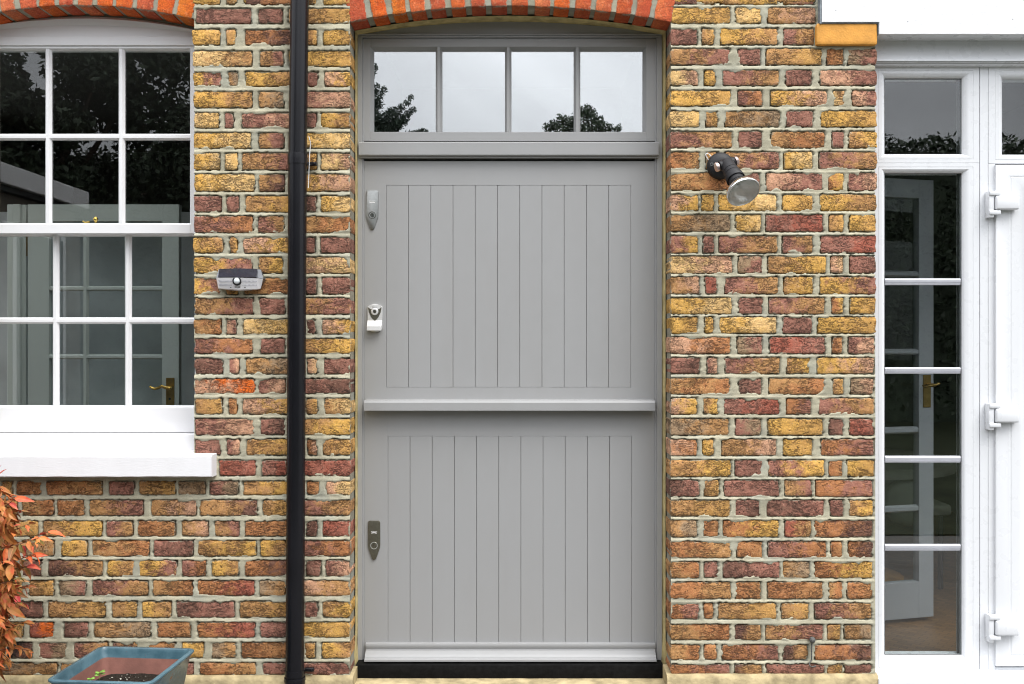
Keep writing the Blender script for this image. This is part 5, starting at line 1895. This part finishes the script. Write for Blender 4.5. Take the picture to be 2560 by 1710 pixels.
seedling(pc.x - 0.105, pc.y + 0.050, H - 0.068, 1.3, 'larger bright green seedling at the back left of the soil in the pot', 1)
seedling(pc.x - 0.115, pc.y + 0.000, H - 0.072, 1.1, 'small bright green seedling in front of the larger one, left of the soil', 2)
seedling(pc.x + 0.050, pc.y - 0.110, H - 0.074, 0.7, 'tiny green seedling just inside the front rim of the pot', 3)

# ------------------------------------------------------------------ red leaved shrub
shrub = empty('shrub', (-2.15, -0.35, 0.0), 'shrub with glossy orange and red leaves, in front of the left brick wall', 'shrub')


def leaf_mesh(L, W, curl, fold, seed):
    rs_ = random.Random(seed)
    n_ = 7
    V_, F_ = [], []
    for i in range(n_ + 1):
        t = i / n_
        wd = W * (math.sin(math.pi * min(1, t * 1.02) ** 0.8) ** 0.85) * (1 - 0.25 * t)
        if i == 0: wd = W * 0.06
        if i == n_: wd = 0.0002
        z = -curl * t * t * L
        wv = math.sin(t * 9 + seed) * 0.0012
        for s_, m_ in ((-1, 1), (-0.5, 0.45), (0, 0), (0.5, 0.45), (1, 1)):
            V_.append((s_ * wd / 2, t * L, z + fold * abs(s_) * wd * 0.5 + wv * abs(s_)))
    for i in range(n_):
        for k in range(4):
            a = i * 5 + k
            F_.append((a, a + 1, a + 6, a + 5))
    me_ = bpy.data.meshes.new('leaf')
    me_.from_pydata(V_, [], F_)
    for p_ in me_.polygons: p_.use_smooth = True
    me_.materials.append(M['leaf'])
    return me_


LM = [leaf_mesh(0.060, 0.025, 0.25, 0.35, 1), leaf_mesh(0.070, 0.029, 0.40, 0.25, 2), leaf_mesh(0.050, 0.021, 0.15, 0.45, 3), leaf_mesh(0.038, 0.015, 0.10, 0.5, 4)]
LT = [((0.62, 0.125, 0.035), (0.45, 0.06, 0.03)), ((0.66, 0.20, 0.05), (0.52, 0.09, 0.03)), ((0.55, 0.26, 0.06), (0.42, 0.12, 0.035)), ((0.22, 0.17, 0.04), (0.34, 0.10, 0.03)),
      ((0.14, 0.13, 0.035), (0.20, 0.09, 0.03)), ((0.50, 0.045, 0.05), (0.62, 0.14, 0.08)), ((0.30, 0.09, 0.03), (0.17, 0.10, 0.03))]
rs = random.Random(21)
branches = [  # px path: start, end, depth at the end
    ((-70, 1300), (8, 1168), -0.30), ((-70, 1330), (48, 1232), -0.36), ((-60, 1350), (66, 1262), -0.28), ((-70, 1350), (85, 1296), -0.40), ((-60, 1380), (132, 1316), -0.30), ((-70, 1380), (110, 1330), -0.46),
    ((-70, 1320), (40, 1290), -0.33), ((-70, 1370), (58, 1350), -0.36), ((-70, 1440), (50, 1470), -0.36), ((-70, 1520), (44, 1560), -0.34), ((-70, 1360), (95, 1345), -0.33),
    ((-70, 1420), (98, 1372), -0.38), ((-60, 1430), (88, 1400), -0.30), ((-70, 1460), (62, 1432), -0.48), ((-60, 1480), (84, 1450), -0.34), ((-70, 1500), (66, 1492), -0.40), ((-60, 1540), (42, 1512), -0.30),
    ((-50, 1570), (74, 1540), -0.26), ((-60, 1580), (84, 1612), -0.24), ((-70, 1590), (36, 1560), -0.40), ((-60, 1610), (34, 1640), -0.32), ((-70, 1620), (28, 1608), -0.44), ((-70, 1280), (18, 1252), -0.50), ((-70, 1410), (20, 1390), -0.55), ((-70, 1540), (14, 1530), -0.52),
]
nl = 0
stems = MB()
trunk_base = Vector((-2.18, -0.33, 0.0))
leaves_extra = []
for bi, (s0, s1, dep) in enumerate(branches):
    d0 = dep * 0.8
    s1 = (s1[0] - 12, s1[1] + 14)
    A = Vector(P3(s0[0], s0[1], d0)); Bv = Vector(P3(s1[0], s1[1], dep))
    mid_ = (A + Bv) / 2 + Vector((0, 0, -0.012))
    ptsb = [trunk_base * 0.35 + A * 0.65 + Vector((0, 0, -0.12)), A, mid_, Bv]
    if bi == 0: pass
    stems.tube(ptsb, 0.0035, 5, 0.0012)
    ln_ = (Bv - A).length
    nleaf = max(9, int(ln_ / 0.0125))
    for k in range(nleaf):
        t = 0.12 + 0.88 * k / (nleaf - 1)
        pnt = (A.lerp(mid_, t * 2) if t < 0.5 else mid_.lerp(Bv, t * 2 - 1))
        dirb = (Bv - A).normalized()
        a = k * 2.4 + rs.random() * 0.8
        q = dirb.to_track_quat('Y', 'Z')
        spread = R(62 - 38 * (t ** 3)) * (0.8 + 0.4 * rs.random())
        v = Vector((math.cos(a) * math.sin(spread), math.cos(spread), math.sin(a) * math.sin(spread)))
        dv = (q @ v)
        dv = (dv + Vector((0, -0.12, -0.42 - 0.5 * (1 - t) * rs.random()))).normalized()
        qq = dv.to_track_quat('Y', 'Z').to_matrix().to_4x4() @ Matrix.Rotation((rs.random() - .5) * 2.2, 4, 'Y')
        sc = (0.56 + 0.46 * rs.random()) * (1.0 if t < 0.85 else 0.85)
        tone = rs.choices(range(7), weights=[4, 3, 2.5, 3.5, 3, 2, 4] if s1[1] < 1500 else [2, 2, 2, 3, 4, 1.6, 5])[0]
        mesh_i = rs.choices(range(4), weights=[4, 4, 3, 2])[0]
        mw = Matrix.Translation(pnt) @ qq @ Matrix.Scale(sc, 4)
        if nl < 296:
            lfo = bpy.data.objects.new('leaf', LM[mesh_i])
            COL.objects.link(lfo)
            lfo.parent = shrub
            lfo.matrix_parent_inverse = Matrix.Translation(-Vector(shrub.location))
            lfo.matrix_basis = mw
            lfo['tone_a'] = list(LT[tone][0]); lfo['tone_b'] = list(LT[tone][1])
            nl += 1
        else:
            leaves_extra.append((mw, mesh_i))
stems.tube([trunk_base, trunk_base + Vector((0.02, 0.01, 0.4)), Vector(P3(-75, 1350, -0.3))], 0.012, 7, 0.006)
stems.build('stem', 'twig', shrub, 60)
# inner mass of duller leaves
b = MB()
LMd = [[v.co.copy() for v in m_.vertices] for m_ in LM]
LMf = [[tuple(p_.vertices) for p_ in m_.polygons] for m_ in LM]


def add_leaf(mb, mw, mi):
    vs__ = [mb.bm.verts.new(mw @ c) for c in LMd[mi]]
    for f_ in LMf[mi]:
        mb.bm.faces.new([vs__[i] for i in f_])


for mw, mi in leaves_extra: add_leaf(b, mw, mi)
for i in range(750):
    y_ = 1215 + 440 * rs.random()
    xm = 36 - abs(y_ - 1380) * 0.10
    x_ = -95 + (xm + 95) * rs.random() ** 0.8
    dep = -0.16 - 0.30 * rs.random()
    pnt = Vector(P3(x_, y_, dep))
    dv = Vector((rs.random() - 0.35, rs.random() - 0.6, -0.2 - 0.6 * rs.random())).normalized()
    add_leaf(b, Matrix.Translation(pnt) @ dv.to_track_quat('Y', 'Z').to_matrix().to_4x4() @ Matrix.Rotation(rs.random() * 3, 4, 'Y') @ Matrix.Scale(0.7 + 0.5 * rs.random(), 4), rs.randrange(4))
inner = b.build('inner_leaves', 'leaf', shrub)
inner['kind'] = 'stuff'
inner['tone_a'] = [0.36, 0.15, 0.04]; inner['tone_b'] = [0.42, 0.085, 0.03]

# ------------------------------------------------------------------ hedge and trees across the garden (seen mirrored in the glass)
def foliage(parent, name, blobs, n_, size, mat, seed, flat=0.5):
    rs_ = np.random.RandomState(seed)
    Vs, Fs = [], []
    wts = np.array([bl[3] * bl[4] * bl[5] for bl in blobs]) ** 0.67
    wts = wts / wts.sum()
    pick = rs_.choice(len(blobs), n_, p=wts)
    bl = np.array(blobs)[pick]
    u = rs_.normal(size=(n_, 3)); u /= np.linalg.norm(u, axis=1)[:, None]
    r_ = (0.30 + 0.78 * rs_.rand(n_) ** 0.9)[:, None]
    P = bl[:, :3] + u * r_ * bl[:, 3:6]
    keep = P[:, 2] > 0.05
    P = P[keep]; n_ = len(P)
    a = rs_.normal(size=(n_, 3)); a /= np.linalg.norm(a, axis=1)[:, None]
    c = rs_.normal(size=(n_, 3)); c -= (c * a).sum(1)[:, None] * a; c /= np.linalg.norm(c, axis=1)[:, None]
    s_ = size * (0.5 + rs_.rand(n_))[:, None]
    V_ = np.stack([P - a * s_, P + c * s_ * flat, P + a * s_, P - c * s_ * flat], 1).reshape(-1, 3)
    F_ = np.arange(4 * n_).reshape(-1, 4)
    return np_mesh(name, V_, F_, mat, parent, False)


HY = -13.0
HD = D0 - HY + 0.05


def mir(px_, py_, y_=HY):
    dd_ = D0 - y_ + 0.26
    return (px_ - 1280) / F * dd_, EYE + (855 - py_) / F * dd_


blobs = []
rsb = np.random.RandomState(8)
x = -11.0
ztop = EYE + 0.200 * (D0 - HY)
while x < 12:
    hgt = ztop + rsb.rand() * 0.20 - (0.12 if x < 6 else 0) - 0.22
    blobs.append((x, HY + 0.45 + rsb.rand() * 0.2, hgt, 0.34, 0.4, 0.26))
    blobs.append((x, HY + 0.5, hgt * 0.5, 0.5, 0.12, hgt * 0.55))
    x += 0.3
hd = empty('hedge', (0, HY, 0), 'tall dark clipped hedge across the garden, mirrored in the window glass', 'hedge')
foliage(hd, 'foliage', blobs, 60000, 0.05, 'leafgreen', 1)
b = MB(); b.box(-11.5, 12.5, HY - 0.2, HY + 0.45, 0.0, ztop - 0.25); b.build('inner_branches', 'leafgreen', hd)


def tree(lab, name, x, y, trunk_h, blobs, n_, size, mat, seed, flat=0.5):
    root = empty(name, (x, y, 0), lab, 'tree')
    foliage(root, 'crown', blobs, n_, size, mat, seed, flat)
    q = MB()
    q.tube([(x, y, 0), (x + 0.05, y, trunk_h * 0.5), (x, y, trunk_h)], 0.2, 10, 0.05)
    rr = random.Random(seed)
    for bl in blobs[:12]:
        q.tube([(x, y, trunk_h * 0.5), ((x + bl[0]) / 2 + 0.1, (y + bl[1]) / 2, (trunk_h * 0.5 + bl[2]) / 2 + 0.2), (bl[0], bl[1], bl[2])], 0.06, 6, 0.012)
    q.build('trunk', 'bark', root, 60)
    return root


# conifer: stacked drooping boughs, its tip at the left edge of the fanlight
cb = []
CY = HY + 1.4
cx0, _ = mir(880, 0, CY)
for i in range(30):
    z = 2.0 + i * 0.17
    rad = max(0.08, 0.98 * (1 - (z - 2) / 5.3))
    for k in range(9):
        a = k * 0.7 + i * 1.3
        rr_ = rad * (0.65 + 0.5 * rsb.rand())
        cb.append((cx0 + math.cos(a) * rr_ * 0.8, CY + math.sin(a) * rr_ * 0.8, z + 0.10 * rsb.rand(), rr_ * 0.30, rr_ * 0.30, 0.10))
# one ragged bough reaching right and up, a tuft at the top left
spikes = [((905, 330), (958, 218), .20), ((900, 300), (942, 205), .14), ((905, 330), (985, 268), .20), ((940, 325), (1030, 238), .15), ((960, 330), (1035, 268), .15), ((950, 330), (1012, 300), .18),
          ((890, 200), (938, 158), .09), ((890, 230), (933, 175), .08), ((1020, 335), (1062, 322), .07), ((900, 340), (975, 320), .22)]
for (a0, a1, r_) in spikes:
    for t_ in np.linspace(0, 1, 12):
        X_, Z_ = mir(a0[0] + (a1[0] - a0[0]) * t_ + 6 * (rsb.rand() - .5), a0[1] + (a1[1] - a0[1]) * t_ + 6 * (rsb.rand() - .5), CY)
        q_ = r_ * (1 - 0.85 * t_) + 0.015
        cb.append((X_, CY, Z_, q_ * 1.1, 0.15, q_ * 0.7))
tree('tall dark conifer standing before the hedge, mirrored in the left of the fanlight', 'conifer_tree', cx0, CY, 6.2, cb, 60000, 0.030, 'conifer', 5, 0.25)
# airy tree mirrored low in the fanlight
ab = []
AY = HY - 1.0
for (px_, py_, r_) in ((1372, 318, .11), (1385, 308, .08), (1405, 298, .12), (1418, 310, .14), (1432, 300, .12), (1458, 280, .13), (1470, 270, .10), (1480, 285, .13), (1492, 300, .13), (1505, 312, .12), (1528, 318, .08), (1546, 318, .07), (1465, 320, .20), (1400, 326, .16), (1500, 328, .2), (1440, 328, .2)):
    X_, Z_ = mir(px_, py_, AY)
    ab.append((X_, AY, Z_, r_, 0.25, r_))
X_, _z = mir(1460, 0, AY)
tree('thin leaved tree rising just above the middle of the hedge', 'garden_tree', X_, AY, 4.5, ab, 4200, 0.026, 'leafgreen', 6)
# big broadleaf trees mirrored in the sash window
bb = []
rsb = np.random.RandomState(12)
for i in range(150):
    px_ = -420 + 960 * rsb.rand(); py_ = -80 + 620 * rsb.rand()
    if 10 < px_ < 85 and 110 < py_ < 200: continue
    if 40 < px_ < 110 and 190 <= py_ < 270: continue
    if 425 < px_ < 490 and 100 < py_ < 165: continue
    y_ = HY + 1.0 + rsb.rand() * 1.6
    X_, Z_ = mir(px_, py_, y_)
    r_ = 0.22 + 0.36 * rsb.rand()
    bb.append((X_, y_, Z_, r_, r_, r_ * 0.8))
X_, _z = mir(60, 0, HY + 1.8)
tree('large broadleaf tree with a wide dark crown, mirrored in the sash window', 'broadleaf_tree', X_, HY + 1.8, 5.6, bb, 70000, 0.06, 'leafgreen', 7)

# low garden room projecting on the left, its white eaves mirrored in the sash window
gr = empty('garden_room', (-3.5, -1.5, 0), 'low garden room with white eaves projecting left of the sash window', 'garden room')
b = MB()
b.box(-4.6, -3.06, -2.85, -0.05, 0.0, 2.27)
b.build('wall', mat_simple('brown_boarding', (0.12, 0.10, 0.08), 0.8, var=0.3, scale=8), gr)
b = MB()
b.box(-4.7, -3.0, -2.95, -0.03, 2.31, 2.43, 0.004)
b.build('eaves_board', 'white', gr)
b = MB()
b.box(-4.65, -3.03, -2.9, -0.04, 2.275, 2.308)
b.build('soffit', 'roomdark', gr)
for k in range(3):
    b = MB()
    b.box(-3.06, -3.045, -2.6 + k * 0.85, -1.9 + k * 0.85, 0.9, 2.1, 0.003)
    o_ = b.build('window', 'white', gr)
    b = MB()
    b.box(-3.044, -3.041, -2.55 + k * 0.85, -1.95 + k * 0.85, 0.95, 2.05)
    b.build('pane', 'solar', o_)
